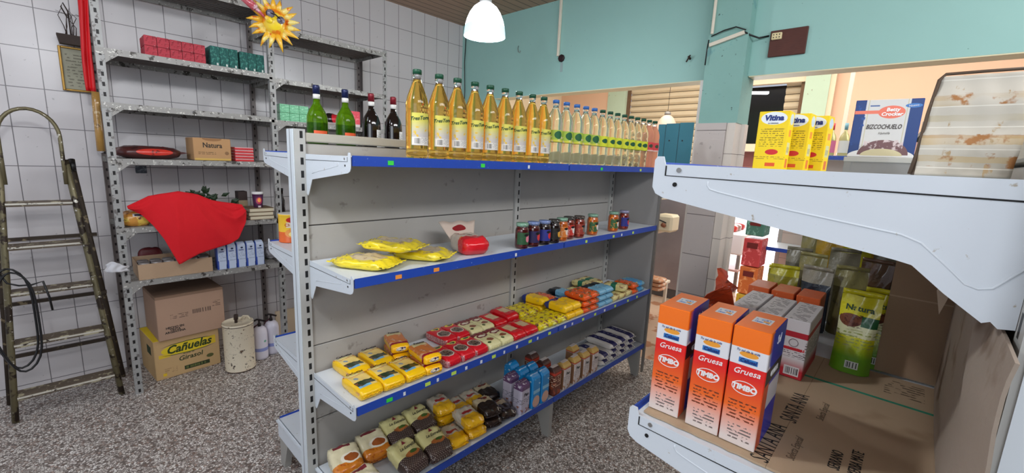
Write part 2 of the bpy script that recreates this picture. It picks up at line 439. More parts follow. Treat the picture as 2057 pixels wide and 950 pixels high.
# ------------------------------------------------------------------ shop gondolas
LV = [.25, .68, 1.155, 1.565]
X0, XM, X1 = .655, 1.825, 2.95
slot_up = mat('slotted_upright_paint', (176, 176, 172), .45, 0, var=(4, .05), layers=[('slot', 'z', .0485, .54, {'x': (.0, .011), 'z': (.22, 1.62)}, rgb(16, 16, 16))])
def bracket_poly(d=.37, hk=.15):
    if d > .38: return [(0, .006), (.004, .012), (.014, .012), (.018, .0), (d, .0), (d, -.151), (d-.012, -.153), (d-.018, -.147), (d-.024, -.150), (d-.032, -.144), (d-.056, -.126), (d-.086, -.100), (d-.10, -.097), (.02, -.052), (.006, -.046), (0, -.036)]
    return [(0, .006), (.004, .012), (.014, .012), (.018, .0), (d, .0), (d, -.148), (d-.010, -.155), (d-.018, -.148), (d-.040, -.112), (d-.052, -.092), (.02, -.054), (.006, -.048), (0, -.038)]
def add_brackets(par, x, y, z, s, rear, d, parts=True):
    "white end bracket in the plane x, tip at y, s=+1 when the back is towards +Y"
    M = Matrix(((0, 0, 1, x), (s, 0, 0, y), (0, 1, 0, z), (0, 0, 0, 1)))
    b = MB().prism(bracket_poly(d), .0022, M)
    k = .7 if s < 0 else .7
    M2 = Matrix(((0, 0, 1, x-.0012), (s, 0, 0, y), (0, 1, 0, z), (0, 0, 0, 1)))
    br = b.build('bracket', white_metal, par)
    rp = [(.085, -.022), (.084, -.028), (.088, -.033), (.10, -.036), (.19, -.052), (d-.10, -.067), (d-.082, -.074), (d-.058, -.096), (d-.042, -.112), (d-.032, -.115), (d-.022, -.112), (d-.004, -.088)]
    if d < .38: rp = [(.085, -.022), (.084, -.028), (.088, -.033), (.19, -.050), (d-.09, -.062), (d-.055, -.070)]
    MB().tube([M @ Vector((a, c, .0006)) for a, c in rp], .0016, 6).build('pressed_rib', white_metal, br)
    MB().prism([(.0185, -.0175), (.0185, -.002), (.0205, -.002), (.0205, -.0165), (d, -.0205), (d, -.0225)], .0006, Matrix(((0, 0, 1, x-.0006), (s, 0, 0, y), (0, 1, 0, z), (0, 0, 0, 1)))).build('seam_gap', dark, br)
    h = MB(); h.lathe([(.0038, -.0007), (.0038, .0007)], 14, 0, M=Matrix.Translation((x-.0006, y+s*.040, z-.008)) @ Matrix.Rotation(PI/2, 4, 'Y')); h.build('screw', steel, br)
    h = MB(); h.lathe([(.0034, -.0006), (.0034, .0006)], 14, 0, M=Matrix.Translation((x-.0006, y+s*.036, z-.030)) @ Matrix.Rotation(PI/2, 4, 'Y')); h.build('bolt_hole', dark, br)
    return br
def shelf(par, xa, xb, yf, yr, z, tags=(), rail=True, ends=(1, 0), brk=True):
    "steel deck with a blue price rail; yf front edge, yr rear"
    s = 1 if yr > yf else -1; g = .004
    mb = MB()
    lo, hi = sorted((yf+s*.010, yr-s*g)); mb.box(xa+g, xb-g, lo, hi, z-.006, z-.0012)
    lo, hi = sorted((yf+s*.010, yf+s*.013)); mb.box(xa+g, xb-g, lo, hi, z-.030, z-.006)
    mb.box(xa+g, xa+g+.003, *sorted((yf+s*.019, yr-s*.01)), z-.018, z-.006)
    mb.box(xb-g-.003, xb-g, *sorted((yf+s*.019, yr-s*.01)), z-.03, z-.006)
    sh = mb.build('shelf', white_metal, par)
    if rail:
        r = MB(); r.prism([(0, -.030), (0, .0035), (.003, .0035), (.006, -.002), (.009, -.002), (.009, -.030)], xb-xa-.012,
                          Matrix(((0, 0, 1, xa+.008), (s, 0, 0, yf-s*.0), (0, 1, 0, z), (0, 0, 0, 1))))
        rl = r.build('price_rail', blue_rail, sh)
        for x, c, w in tags:
            q = MB(); q.box(x-w/2, x+w/2, yf-s*.0016, yf-s*.0004, z-.024, z-.009)
            q.build('price_tag', mat('tag_'+c, {'green': (60, 214, 70), 'lime': (196, 226, 92), 'orange': (240, 150, 60), 'white': (225, 228, 232)}[c], .6), rl)
    if brk:
        add_brackets(sh, xa, yf, z, s, yr, abs(yr-yf))
    return sh
def gondola(name, label, cat, yf, yr, yb, s, ends, seams=(.46, .79, 1.29), ztop=1.655, back=True, tagsets=None, xa=X0, xb=X1, mids=(XM,)):
    "yf front edge, yr rear panel plane, yb far side edge"
    root = thing(name, label, cat, ((xa+xb)/2, yr, 0)); off = Vector(root.location)
    root.location = (0, 0, 0)
    # uprights: slotted face, light flange
    for k, x in enumerate((xa,)+mids+(xb-.075,)):
        y0, y1 = sorted((yr-s*.012, yr+s*.058)); w = .040
        if k == 0: x -= .038
        xc, yc = x+w/2, (y0+y1)/2; hy = (y1-y0)/2
        up = MB().box(-w/2, w/2, -hy, hy, 0, ztop-.03).build('upright', slot_up, root, (xc, yc, .03))
        if k == 0:
            MB().box(-w/2-.003, -w/2, -hy+.006, hy-.006, .0, ztop-.032).build('edge_flange', mat('pale_blue_white_flange', (214, 222, 228), .4, layers=[('r', {'y': (-.004, .004)}, rgb(150, 154, 158))]), up)
    # back panels: stacked boards with gaps
    zs = [.205]+list(seams)+[ztop-.05]
    for a, b in zip(zs, zs[1:]):
        bounds = [xa+.003]+list(mids)+[xb-.076]
        for i, (p, q) in enumerate(list(zip(bounds, bounds[1:]))+[(xb-.034, xb)]):
            lo, hi = sorted((yr, yr+s*.010)); pa = p+(.041 if 0 < i < len(bounds)-1 else 0)
            MB().rbox(pa, q-.001, lo, hi, a+.002, b-.002, .0025).build('back_panel', grey_panel, root)
            if back: MB().rbox(pa, q-.001, lo+s*.036, hi+s*.036, a+.002, b-.002, .0025).build('back_panel', grey_panel, root)
    lo, hi = sorted((yr-s*.009, yr+s*.055))
    MB().rbox(xa+.003, xb-.076, lo, hi, ztop-.046, ztop-.012, .004).build('top_rail', mat('top_rail_paint', (172, 168, 156), .45, var=(6, .06)), root)
    MB().box(xa+.003, xb-.076, *sorted((yr+s*.0105, yr+s*.0355)), .27, ztop-.05).build('panel_core', mat('core_grey', (90, 88, 86), .8), root)
    # far end panel with chrome edge
    lo, hi = sorted((yf+s*.012, yr+s*.046))
    ep = MB().rbox(xb+.002, xb+.014, lo, hi, .195, 1.555, .002).build('end_panel', mat('dim_end_panel', (150, 148, 146), .5, var=(5, .06)), root)
    lo, hi = sorted((yf-s*.006, yf+s*.010))
    MB().box(xb+.0, xb+.02, lo, hi, .02, 1.558).build('chrome_edge', steel, ep)
    # shelves each side
    tagsets = tagsets or {}
    for i, z in enumerate(LV):
        xs = [xa]+[m+.012 for m in mids]+[xb-.0]
        for j, (p, q) in enumerate(zip(xs, xs[1:])):
            shelf(root, p, q, yf, yr-s*.0125, z, tagsets.get((i, j), ()), brk=(j == 0 and i > 0))
            if back: shelf(root, p, q, yb, yr+s*.0595, z, (), brk=(j == 0 and i > 0))
    # base: kick side, bracket feet
    for x in (xa,)+tuple(m+.0 for m in mids)+(xb-.05,):
        for (yy, sg) in ((yf, s), (yb, -s)) if back else ((yf, s),):
            d = abs((yr if yy == yf else yr)-yy)
            M = Matrix(((0, 0, 1, x), (sg, 0, 0, yy+sg*.012), (0, 1, 0, 0), (0, 0, 0, 1)))
            lg = MB().prism([(0, .218), (0, .0), (.05, .0), (.056, .03), (.105, .155), (d-.09, .165), (d-.085, .218)], .03, M).build('leg', mat('leg_grey', (160, 158, 152), .5, var=(6, .08)), root)
            yc = yy+sg*.032
            MB().lathe([(.012, 0), (.012, .018), (.006, .02), (.006, .03)], 10, 0, (x+.015, yc, -.0)).build('foot', black_plastic, lg)
    # base end strip on the near side
    for (yy, sg) in ((yf, s), (yb, -s)) if back else ((yf, s),):
        lo, hi = sorted((yy+sg*.006, yr-sg*.014 if yy == yf else yr+s*.061))
        MB().rbox(xa-.004, xa+.0, lo, hi, .155, .250, .0015).box(xa-.012, xa-.004, lo, hi, .238, .2455).build('base_end_plate', white_metal, root)
    return root
tg = {(3, 0): [(.80, 'green', .022), (1.23, 'green', .022), (1.52, 'white', .012)], (3, 1): [(2.15, 'green', .02), (2.62, 'lime', .02)],
      (2, 0): [(.83, 'orange', .026), (1.00, 'orange', .026), (1.46, 'white', .012)], (2, 1): [(2.05, 'lime', .018), (2.35, 'lime', .02), (2.6, 'lime', .02), (2.45, 'white', .012)],
      (1, 0): [(.79, 'green', .026), (.855, 'white', .010), (.965, 'lime', .026), (1.015, 'white', .01), (1.10, 'lime', .026), (1.17, 'white', .012), (1.26, 'white', .012), (1.34, 'lime', .024), (1.41, 'white', .01), (1.50, 'white', .012), (1.60, 'lime', .024), (1.66, 'white', .01), (1.76, 'lime', .022)],
      (1, 1): [(1.90, 'white', .016), (1.97, 'white', .012), (2.08, 'lime', .02), (2.21, 'lime', .02), (2.32, 'white', .016), (2.45, 'lime', .02), (2.62, 'lime', .02), (2.75, 'lime', .02)]}
gondola('gondola_shelving', 'long double-sided grey gondola shelving with white brackets and blue price rails in the middle', 'shelving', 1.332, 1.70, 2.16, 1, None, tagsets=tg)
LV_BAK = LV; LV = [.25, .68, 1.155, 1.583]
gondola('gondola_shelving', 'near right gondola shelving with big white brackets in the foreground', 'shelving', .310, -.105, -.56, -1, None, back=False,
        tagsets={(2, 0): []})
LV = LV_BAK

# ------------------------------------------------------------------ slotted steel shelving on the tiled wall
angle_m = mat('scuffed_slotted_steel', (158, 158, 156), .45, .25, var=(14, .16),
              layers=[('n', 34, .60, None, rgb(110, 106, 104)), ('slot', 'z', .055, .42, {'x': (-.004, .008), 'y': (-.03, -.0)}, rgb(30, 28, 28))])
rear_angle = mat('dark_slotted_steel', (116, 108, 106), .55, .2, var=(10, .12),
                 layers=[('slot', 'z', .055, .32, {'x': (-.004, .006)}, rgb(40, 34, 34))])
shelf_m = mat('worn_steel_shelf', (150, 148, 144), .45, .25, var=(12, .15), layers=[('n', 26, .60, None, rgb(70, 66, 62)), ('n', 70, .62, None, rgb(214, 212, 206))])
under_m = mat('ridged_shelf_underside', (120, 112, 108), .55, .1, layers=[('slot', 'y', .045, .22, {}, rgb(60, 54, 52)) if False else ('n', 8, .6, None, rgb(96, 90, 86))])
YF, YR = 3.41, 3.86
rackS = thing('steel_shelving_rack', 'tall scuffed slotted steel shelving rack with two bays against the tiled wall', 'shelving', (0, 0, 0))
PX = [.240, 1.118, 1.995]
for i, x in enumerate(PX):
    zt = 2.86 if i < 1 else (2.55 if i == 1 else 2.42)
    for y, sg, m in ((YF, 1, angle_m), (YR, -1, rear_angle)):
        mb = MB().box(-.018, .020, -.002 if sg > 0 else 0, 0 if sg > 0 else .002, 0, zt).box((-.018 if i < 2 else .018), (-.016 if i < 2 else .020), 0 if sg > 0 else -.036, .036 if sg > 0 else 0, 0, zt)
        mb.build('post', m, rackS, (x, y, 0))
def rack_shelf(xa, xb, z, h=.034):
    mb = MB().box(xa+.02, xb-.018, YF+.002, YR-.004, z-.003, z).box(xa-.018, xb+.0, YF-.0045, YF-.0025, z-h, z).box(xa-.016, xb+.0, YR-.004, YR-.002, z-h, z)
    mb.box(xa+.002, xa+.004, YF+.002, YR-.004, z-h, z)
    mb.box(xb-.022, xb-.020, YF+.002, YR-.004, z-h, z)
    for k in range(9):
        y = YF+.03+k*.045; mb.box(xa+.005, xb-.023, y, y+.012, z-.010, z-.003, 1)
    mb.add([(xa+.02, YF-.0046, z-h), (xa+.075, YF-.0046, z-h), (xa+.02, YF-.0046, z-h-.045)], [(0, 1, 2)], 0)
    return mb.build('shelf', [shelf_m, mat('shelf_rib', (112, 104, 100), .6)], rackS)
for z in (2.52, 2.088, 1.795, 1.480, 1.070, .735): rack_shelf(PX[0], PX[1], z)
for z in (2.405, 2.068, 1.780, 1.480, 1.070, .735): rack_shelf(PX[1], PX[2], z)

# ------------------------------------------------------------------ lamps
def pendant(loc, r, h, label, cord_top, lit=True, pw=16):
    t = thing('pendant_lamp', label, 'lamp', loc, 0, None)
    prof = [(r, 0), (r*1.0, h*.03), (r*.985, h*.14), (r*.95, h*.30), (r*.87, h*.50), (r*.74, h*.70), (r*.56, h*.87), (r*.36, h*.97), (r*.28, h)]
    prof2 = [(a-.004, b) for a, b in reversed(prof)]
    ms = [mat('frosted_lamp_glass_top', (250, 252, 255), .3, emit=((235, 245, 255), 4.5)), mat('frosted_lamp_glass_rim', (214, 232, 240), .25, emit=((190, 220, 235), .9))] if lit else [mat('pinkish_lamp_glass', (238, 204, 184), .3), mat('pinkish_lamp_glass', (238, 204, 184), .3)]
    MB().lathe(prof+prof2, 32, [1, 1, 1]+[0]*20, cap=False).build('lamp_shade', ms, t)
    MB().lathe([(r*.29, h-.004), (r*.29, h+.035), (r*.22, h+.05), (.01, h+.055)], 20, 0).build('lamp_cap', mat('grey_lamp_cap', (150, 148, 146), .4, .4), t)
    MB().tube([(0, 0, h+.05), (0, 0, cord_top-loc[2]-.003)], .003, 6).build('cord', black_plastic, t)
    if lit:
        l = bpy.data.lights.new('bulb', 'POINT'); l.energy = pw; l.shadow_soft_size = .045; l.color = (.93, .97, 1)
        lo = bpy.data.objects.new('bulb', l); COL.objects.link(lo); lo.parent = t; lo.location = (0, 0, -.03)
    return t
pendant((1.943, 2.127, 2.328), .130, .195, 'lit white bell-shaped pendant lamp hanging in front of the teal wall', 2.99)
pendant((.02, 1.15, 2.42), .132, .215, 'lit white pendant lamp hanging over the near end of the aisle', 2.99, pw=26)
pendant((6.3, 2.86, 2.06), .155, .26, 'unlit pinkish pendant lamp hanging before the rolling shutter', 3.45, lit=False)

# ------------------------------------------------------------------ bottles
gold_oil = mat('golden_oil', (250, 208, 100), .03, 0, trans=.95, ior=1.33)
pale_oil = mat('pale_oil', (248, 246, 218), .03, 0, trans=.96, ior=1.3)
pink_oil = mat('pinkish_drink', (244, 180, 150), .05, 0, trans=.55, ior=1.2)
clear_p = mat('clear_bottle_plastic', (250, 250, 250), .05, 0, trans=.95, ior=1.15)
green_cap = mat('dark_green_cap', (16, 74, 50), .4)
blue_cap = mat('blue_cap', (52, 104, 176), .4)
def wrap_label(r, a0, a1, z0, z1, n=14):
    mb = MB()
    mb.grid(lambda u, v: (r*math.cos(a0+(a1-a0)*u), r*math.sin(a0+(a1-a0)*u), z0+(z1-z0)*v), n, 1)
    return mb
def oil_bottle(label, loc, oil, cap, lab, kind, words=None, grp=None):
    t = thing('oil_bottle', label, 'bottle', loc, 0, grp)
    R = .0415
    if kind == 'gold':
        body = [(.030, 0), (.037, .003), (.0405, .012), (.0405, .030), (.0385, .034), (.0405, .040), (.041, .090), (.0415, .155), (.0405, .178), (.042, .186), (.0415, .200), (.037, .222), (.028, .248), (.0185, .272), (.0145, .286)]
    else:
        body = [(.030, 0), (.037, .003), (.0400, .012), (.0385, .035), (.0405, .045), (.0385, .060), (.0405, .072), (.0385, .088), (.0400, .100), (.0400, .176), (.0385, .190), (.0400, .203), (.0385, .226), (.031, .250), (.0185, .272), (.0145, .284)]
    MB().lathe(body, 28).build('bottle_body', oil, t)
    zt = body[-1][1]
    MB().lathe([(.0138, zt+.0004), (.0138, zt+.011), (.017, zt+.012), (.017, zt+.015), (.0135, zt+.016), (.0135, zt+.018)], 20).build('bottle_neck', clear_p, t)
    c = MB().lathe([(.0165, zt+.0185), (.0168, zt+.033), (.0155, zt+.0355), (.010, zt+.036)], 20); c.build('cap', cap, t)
    if kind == 'gold':
        wl = wrap_label(R+.0009, -2.62, -.78, .050, .166).build('label', lab, t)
        tx = text('TresTorres', .019, green_ink, wl, (R*math.cos(-1.76)*1.045, R*math.sin(-1.76)*1.045, .148), '-y', .35, 0, wrap=R+.0012, bold=.0004)
        tx.rotation_euler = (PI/2, -.12, -1.76+PI/2)
    else:
        wrap_label(.0412, -PI, PI, .112, .170, 28).build('label', lab, t)
    return t
lab_gold = mat('oil_label_yellow', (214, 206, 90), .5, layers=[
    ('grad', 'z', .140, .09, None, rgb(196, 190, 186)), ('n', 60, .56, {'z': (.078, .118)}, rgb(222, 186, 60)), ('r', {'z': (.052, .080)}, rgb(226, 222, 214)),
    ('bars', 'x', .0014, {'z': (.056, .076), 'x': (-.03, -.012)}, rgb(40, 40, 40)), ('print', 'z', .004, {'z': (.054, .078), 'x': (-.009, .03)}, rgb(140, 140, 140))])
lab_blue = mat('oil_label_green_cream', (168, 196, 70), .5, layers=[('e', 'xz', (-.012, .146), (.020, .020), {}, rgb(24, 92, 52)), ('r', {'z': (.112, .122)}, rgb(214, 210, 60)), ('n', 50, .60, {'z': (.112, .140)}, rgb(228, 210, 180))])
lab_lime = mat('oil_label_lime', (212, 218, 44), .5, layers=[('e', 'xz', (-.010, .143), (.019, .013), {}, rgb(22, 84, 50)), ('print', 'z', .005, {'z': (.114, .166), 'x': (.008, .05)}, rgb(160, 170, 40))])
lab_red = mat('drink_label_red', (214, 64, 70), .5, layers=[('e', 'xz', (-.016, .146), (.014, .012), {}, rgb(60, 72, 48)), ('r', {'z': (.112, .120)}, rgb(232, 200, 190))])
gx = [.953, 1.053, 1.143, 1.236, 1.324, 1.416, 1.508, 1.602, 1.688]
oil_protos = {}
def place_oil(kind, i, x, y, label, oil, cap, lab, k, grp, z=1.565):
    if kind not in oil_protos:
        oil_protos[kind] = oil_bottle(label, (x, y, z), oil, cap, lab, k, grp=grp)
    else: dup(oil_protos[kind], None, (x, y, z), [0, .12, -.1, .2, -.15, .1, -.22, .5, .15][i % 9]*.6, label=label)
for i, x in enumerate(gx):
    place_oil('gold', i, x, 1.402, 'tall golden oil bottle with dark green cap, %s from the left on the top shelf' % ORD[i], gold_oil, green_cap, lab_gold, 'gold', 'golden oil bottles in the front row')
for i, x in enumerate([1.785, 1.875, 1.968, 2.054, 2.140]):
    place_oil('blue', i, x, 1.402, 'clear pale oil bottle, %s from the left of those with a blue cap' % ORD[i], pale_oil, blue_cap, lab_blue, 'clear', 'pale oil bottles with blue caps')
for i, x in enumerate([2.226, 2.311, 2.396, 2.481, 2.566, 2.651, 2.736]):
    place_oil('lime', i, x, 1.402, 'pale oil bottle with dark green cap and lime label, %s counting from the blue caps' % ORD[i], pale_oil, green_cap, lab_lime, 'clear', 'pale oil bottles with green caps')
for i, x in enumerate([2.820, 2.904]):
    place_oil('pink', i, x, 1.402+.0*i, ['pinkish drink bottle with red label on the top shelf, next to the pale oils', 'pinkish drink bottle with red label, last at the far end of the top shelf'][i], pink_oil, green_cap, lab_red, 'clear', 'pinkish bottles at the far end')

def wine(label, loc, dk, grp):
    t = thing('wine_bottle', label, 'bottle', loc, 0, grp)
    glass = mat('dark_wine_glass', (16, 10, 10), .06, coat=.6) if dk else mat('green_wine_glass', (120, 176, 24), .05, trans=.8, ior=1.25, layers=[('r', {'z': (0, .135)}, rgb(66, 120, 14))])
    MB().lathe([(.030, 0), (.041, .004), (.0435, .02), (.0435, .135), (.042, .160), (.034, .185), (.022, .205), (.0145, .218), (.0138, .235)], 28).build('glass_body', glass, t)
    MB().lathe([(.0148, .236), (.0148, .256)], 18).build('neck_band', mat('white_neck_band', (226, 224, 220), .5), t)
    MB().lathe([(.0150, .2565), (.0152, .290), (.0135, .294), (.006, .295)], 18).build('capsule', mat('dark_red_foil', (120, 18, 34), .35, .3) if dk else mat('navy_foil', (18, 28, 74), .3, .3), t)
    if dk: wrap_label(.0445, -1.5, -.3, .03, .125).build('label', mat('wine_back_label', (222, 222, 220), .5, layers=[('print', 'z', .006, {'z': (.07, .115)}, rgb(120, 120, 120)), ('e', 'xz', (.03, .055), (.006, .008), {}, rgb(40, 40, 44))]), t)
    else: wrap_label(.0445, -2.3, -.9, .085, .100).build('label', mat('orange_label_edge', (224, 92, 50), .5), t)
    return t
a = wine('green wine bottle with navy foil and white neck band standing behind the panel, left one', (.825, 1.98, 1.565), False, 'green wine bottles')
dup(a, None, (.955, 1.98, 1.565), .2, label='green wine bottle with navy foil and white neck band standing behind the panel, right one')
a = wine('dark red wine bottle with crimson foil behind the panel, beside the green bottles', (1.085, 1.98, 1.565), True, 'dark wine bottles')
dup(a, None, (1.205, 1.98, 1.565), .1, label='dark wine bottle with crimson foil behind the panel, nearest the golden oil')

# ------------------------------------------------------------------ jam jars on the second shelf
def jar(label, loc, jam, lidc, lab, rz=0):
    t = thing('jam_jar', label, 'jar', loc, rz, 'jam jars in a row on the second shelf')
    MB().lathe([(.028, 0), (.032, .003), (.0335, .012), (.0335, .088), (.031, .098), (.0275, .104), (.0275, .108)], 24).build('glass_body', mat('jam_'+jam[0], jam[1], .08, coat=.8, var=(60, .25), layers=[('n', 60, .62, None, rgb(tuple(min(255, int(c*1.5)+15) for c in jam[1])))]), t)
    MB().lathe([(.0305, .1085), (.031, .121), (.0295, .124), (.012, .1235)], 24).build('lid', mat('lid_'+lidc[0], lidc[1], .35, .2, layers=[('n', 180, .58, {'z': (.108, .122)}, rgb(225, 225, 225))]), t)
    L = [('n', 70, .60, {}, rgb(lab[2])), ('e', 'xz', (.012, .050), (.012, .018), {}, rgb(lab[3])), ('e', 'xz', (.004, .068), (.014, .007), {}, rgb(24, 22, 24))]
    wrap_label(.0345, -2.9, -.25, .022, .080, 16).build('label', mat('jar_label_'+lab[0], lab[1], .5, layers=L), t)
    return t
GREEN = ('mint_gingham', (130, 176, 150)); BLU = ('blue_gingham', (120, 140, 190)); BLK = ('dark', (46, 44, 38))
ORG = ('orange', (176, 84, 20)); DRK = ('dark_red', (66, 16, 16)); BLKJ = ('black', (28, 16, 14)); RDJ = ('red', (110, 34, 20))
jd = [(1.541, 1.372, DRK, GREEN, ('green_pink', (44, 84, 52), (50, 96, 60), (225, 130, 150)), 'dark jam jar with mint lid and green label, leftmost of the jars'),
      (1.625, 1.372, DRK, BLU, ('navy_berry', (44, 40, 84), (60, 40, 80), (214, 60, 60)), 'dark jam jar with blue lid and red berry label, second jar from the left'),
      (1.712, 1.372, BLKJ, BLU, ('blue_red', (50, 56, 140), (60, 60, 130), (214, 50, 50)), 'dark jam jar with blue lid and blue label, third jar from the left'),
      (1.793, 1.372, BLKJ, BLK, ('black_peach', (40, 38, 34), (60, 60, 50), (232, 170, 60)), 'black jar with dark lid and peach picture, fourth jar from the left'),
      (1.880, 1.385, ORG, GREEN, ('orange_cream', (222, 130, 60), (232, 190, 150), (240, 225, 215)), 'orange jam jar with mint lid, partly hidden behind the black peach jar'),
      (1.963, 1.400, RDJ, BLK, ('red_cream', (200, 60, 50), (230, 200, 190), (235, 235, 230)), 'reddish jam jar with dark lid between the mint-lidded and the brown-lidded jar'),
      (2.048, 1.388, RDJ, ('brown', (66, 54, 44)), ('brown_grey', (150, 60, 50), (196, 120, 80), (110, 110, 104)), 'large amber jam jar with brown lid, seventh jar from the left'),
      (2.200, 1.395, ORG, GREEN, ('green_orange', (60, 100, 60), (232, 150, 60), (236, 226, 220)), 'orange jam jar with mint lid standing alone in the middle of the shelf'),
      (2.442, 1.395, ORG, GREEN, ('green_orange', (60, 100, 60), (232, 150, 60), (236, 226, 220)), 'orange jam jar with mint lid, left of the last two jars'),
      (2.585, 1.400, RDJ, ('lilac_gingham', (150, 150, 186)), ('blue_red', (50, 56, 140), (60, 60, 130), (214, 50, 50)), 'red jam jar with lilac lid and blue label, last jar at the far end')]
for x, y, j, l, lb, s in jd: jar(s, (x, y, 1.155), j, l, lb, -.2)

# ------------------------------------------------------------------ packets on the gondola shelves
def packet(name, label, cat, loc, rz, w, l, h, m, grp, seal=None, words=(), tiltx=0, seed=0, p=11, proto={}, n=(10, 14, 5), wr=.003, crimp=.2, taper=(0, 0)):
    key = (name, m.name, w, l, h, seed % 3)
    if key in proto:
        return dup(proto[key], None, loc, rot=(tiltx, 0, rz), label=label, group=grp)
    t = thing(name, label, cat, loc, rz, grp); t.rotation_euler = (tiltx, 0, rz)
    sellipsoid(w, l, h, n, p, crimp, wr, seed % 3 + len(name), taper).build('bag', m, t)
    if seal is None: seal = m
    if seal:
        for sgn in (-1, 1):
            mb = MB()
            mb.grid(lambda u, v: ((u-.5)*w*.86, sgn*(l/2-.004+v*(.016 if l > .2 else .007)), h*.42+.0022*math.sin(u*26+seed)*v+.0015*(v > .5)), 16, 2)
            mb.build('seal', seal, t, solid=.0008)
    for body, size, ink, (tx, ty), sh, bd in words:
        text(body, size, ink, t, (tx, ty, h*.985+.0022), '+z', sh, 0, bold=bd)
    proto[key] = t
    return t
YZ = .68
rice = mat('yellow_rice_bag', (246, 196, 10), .25, 0, coat=.5, bump=(26, .3), layers=[
    ('r', {'x': (-.036, .036), 'y': (-.052, .075), 'z': (.022, 1)}, rgb(238, 208, 120)),
    ('r', {'x': (-.036, .036), 'y': (-.038, -.002), 'z': (.022, 1)}, rgb(40, 58, 32)), ('n', 60, .60, {'x': (-.036, .036), 'y': (-.038, -.008), 'z': (.022, 1)}, rgb(150, 80, 50)),
    ('r', {'x': (-.036, .012), 'y': (-.052, -.038), 'z': (.022, 1)}, rgb(120, 176, 210)), ('e', 'xy', (-.014, .022), (.010, .008), {'z': (.022, 1)}, rgb(140, 160, 180)),
    ('e', 'xy', (0, .062), (.044, .017), {'z': (.02, 1)}, rgb(200, 60, 30)), ('e', 'xy', (0, .062), (.041, .0145), {'z': (.02, 1)}, rgb(246, 230, 150)),
    ('n', 30, .60, {'x': (-1, -.040), 'z': (0, .03)}, rgb(214, 150, 70)), ('print', 'z', .007, {'y': (-1, -.075), 'z': (.01, .03)}, rgb(206, 140, 20))])
s1 = mat('yellow_seal', (240, 190, 20), .3)
CA = [('Cañuelas', .019, black_ink, (0, .062), .25, .0004)]
for i, (x, y, s) in enumerate([(.735, 1.436, 'front row, nearest the shelf end'), (.833, 1.434, 'front row, middle one'), (.930, 1.432, 'front row, beside the small yellow packets'), (.772, 1.598, 'back row, left one'), (.884, 1.600, 'back row, right one')]):
    packet('rice_bag', 'yellow bag with oval logo and hill picture, '+s, 'food bag', (x, y, YZ), [.02, -.03, .01, .05, .02][i], .092, .165, .046, rice, 'yellow bags with hill pictures', None, CA, seed=0)
pasta = mat('yellow_polenta_packet', (250, 190, 16), .25, coat=.4, bump=(30, .3), layers=[
    ('r', {'y': (-.045, .07), 'z': (.026, 1)}, rgb(206, 120, 56)), ('n', 40, .58, {'y': (-.045, .03), 'z': (.02, 1)}, rgb(226, 176, 140)), ('r', {'y': (-.060, -.045)}, rgb(150, 30, 40)),
    ('r', {'x': (-.032, .032), 'y': (.035, .068), 'z': (.030, 1)}, rgb(222, 206, 150)), ('e', 'xz', (0, .022), (.022, .009), {'y': (-1, -.07)}, rgb(220, 210, 190)),
    ('n', 120, .55, {'x': (-.02, .02), 'y': (-1, -.072), 'z': (.014, .030)}, rgb(60, 40, 70))])
QU = [('Quaker', .018, black_ink, (0, .052), .0, .0006)]
PQ = [('Polenta', .017, black_ink, (0, .052), .1, .0006)]
for i, (x, y, z, rz, s) in enumerate([(1.022, 1.425, YZ, -.14, 'front, bottom of its stack'), (1.018, 1.430, YZ+.047, -.10, 'front, top of its stack'),
                                      (.990, 1.603, YZ, -.25, 'back, bottom of its stack'), (.985, 1.600, YZ+.047, -.30, 'back, top of its stack')]):
    packet('polenta_packet', 'small yellow and brown packet on the third shelf, '+s, 'food packet', (x, y, z), rz, .078, .162, .045, pasta, 'small yellow packets in stacks of two', None, PQ, seed=1)
red_oval = mat('red_noodle_bag', (206, 20, 36), .22, coat=.6, bump=(28, .4), layers=[
    ('e', 'xy', (0, -.018), (.034, .034), {'z': (.018, 1)}, rgb(214, 196, 184)), ('e', 'xy', (0, -.018), (.029, .029), {'z': (.018, 1)}, rgb(120, 98, 84)), ('n', 90, .52, {'x': (-.024, .024), 'y': (-.042, .006), 'z': (.02, 1)}, rgb(60, 40, 34)),
    ('e', 'xy', (0, .050), (.026, .014), {'z': (.018, 1)}, rgb(228, 206, 70)), ('e', 'xy', (.004, .050), (.016, .008), {'z': (.018, 1)}, rgb(46, 70, 36)),
    ('r', {'x': (-1, -.031), 'z': (.008, .034)}, rgb(206, 150, 150)), ('print', 'y', .008, {'x': (-1, -.033), 'z': (.008, .034)}, rgb(140, 40, 50))])
for i, (x, y, s) in enumerate([(1.118, 1.425, 'front row, left one behind the yellow packets'), (1.200, 1.425, 'front row, middle one'), (1.282, 1.425, 'front row, right one'), (1.238, 1.600, 'back row, left one'), (1.322, 1.600, 'back row, right one')]):
    packet('noodle_bag', 'glossy red bag with round seed window, '+s, 'food bag', (x, y, YZ), [.02, .03, -.02, .05, -.03][i], .080, .160, .048, red_oval, 'red bags with round windows', None, (), seed=i % 2)
cream = mat('cream_pasta_bag', (218, 212, 160), .3, coat=.4, bump=(30, .5), layers=[
    ('r', {'y': (.036, 1)}, rgb(120, 26, 36)), ('e', 'xy', (0, .020), (.032, .018), {'z': (.018, 1)}, rgb(112, 26, 38)), ('e', 'xy', (0, .022), (.022, .010), {'z': (.018, 1)}, rgb(226, 214, 190)),
    ('e', 'xy', (.006, -.032), (.020, .014), {'z': (.018, 1)}, rgb(136, 76, 46)), ('e', 'xy', (-.020, -.055), (.010, .008), {'z': (.018, 1)}, rgb(60, 74, 30)), ('n', 60, .66, None, rgb(176, 164, 90))])
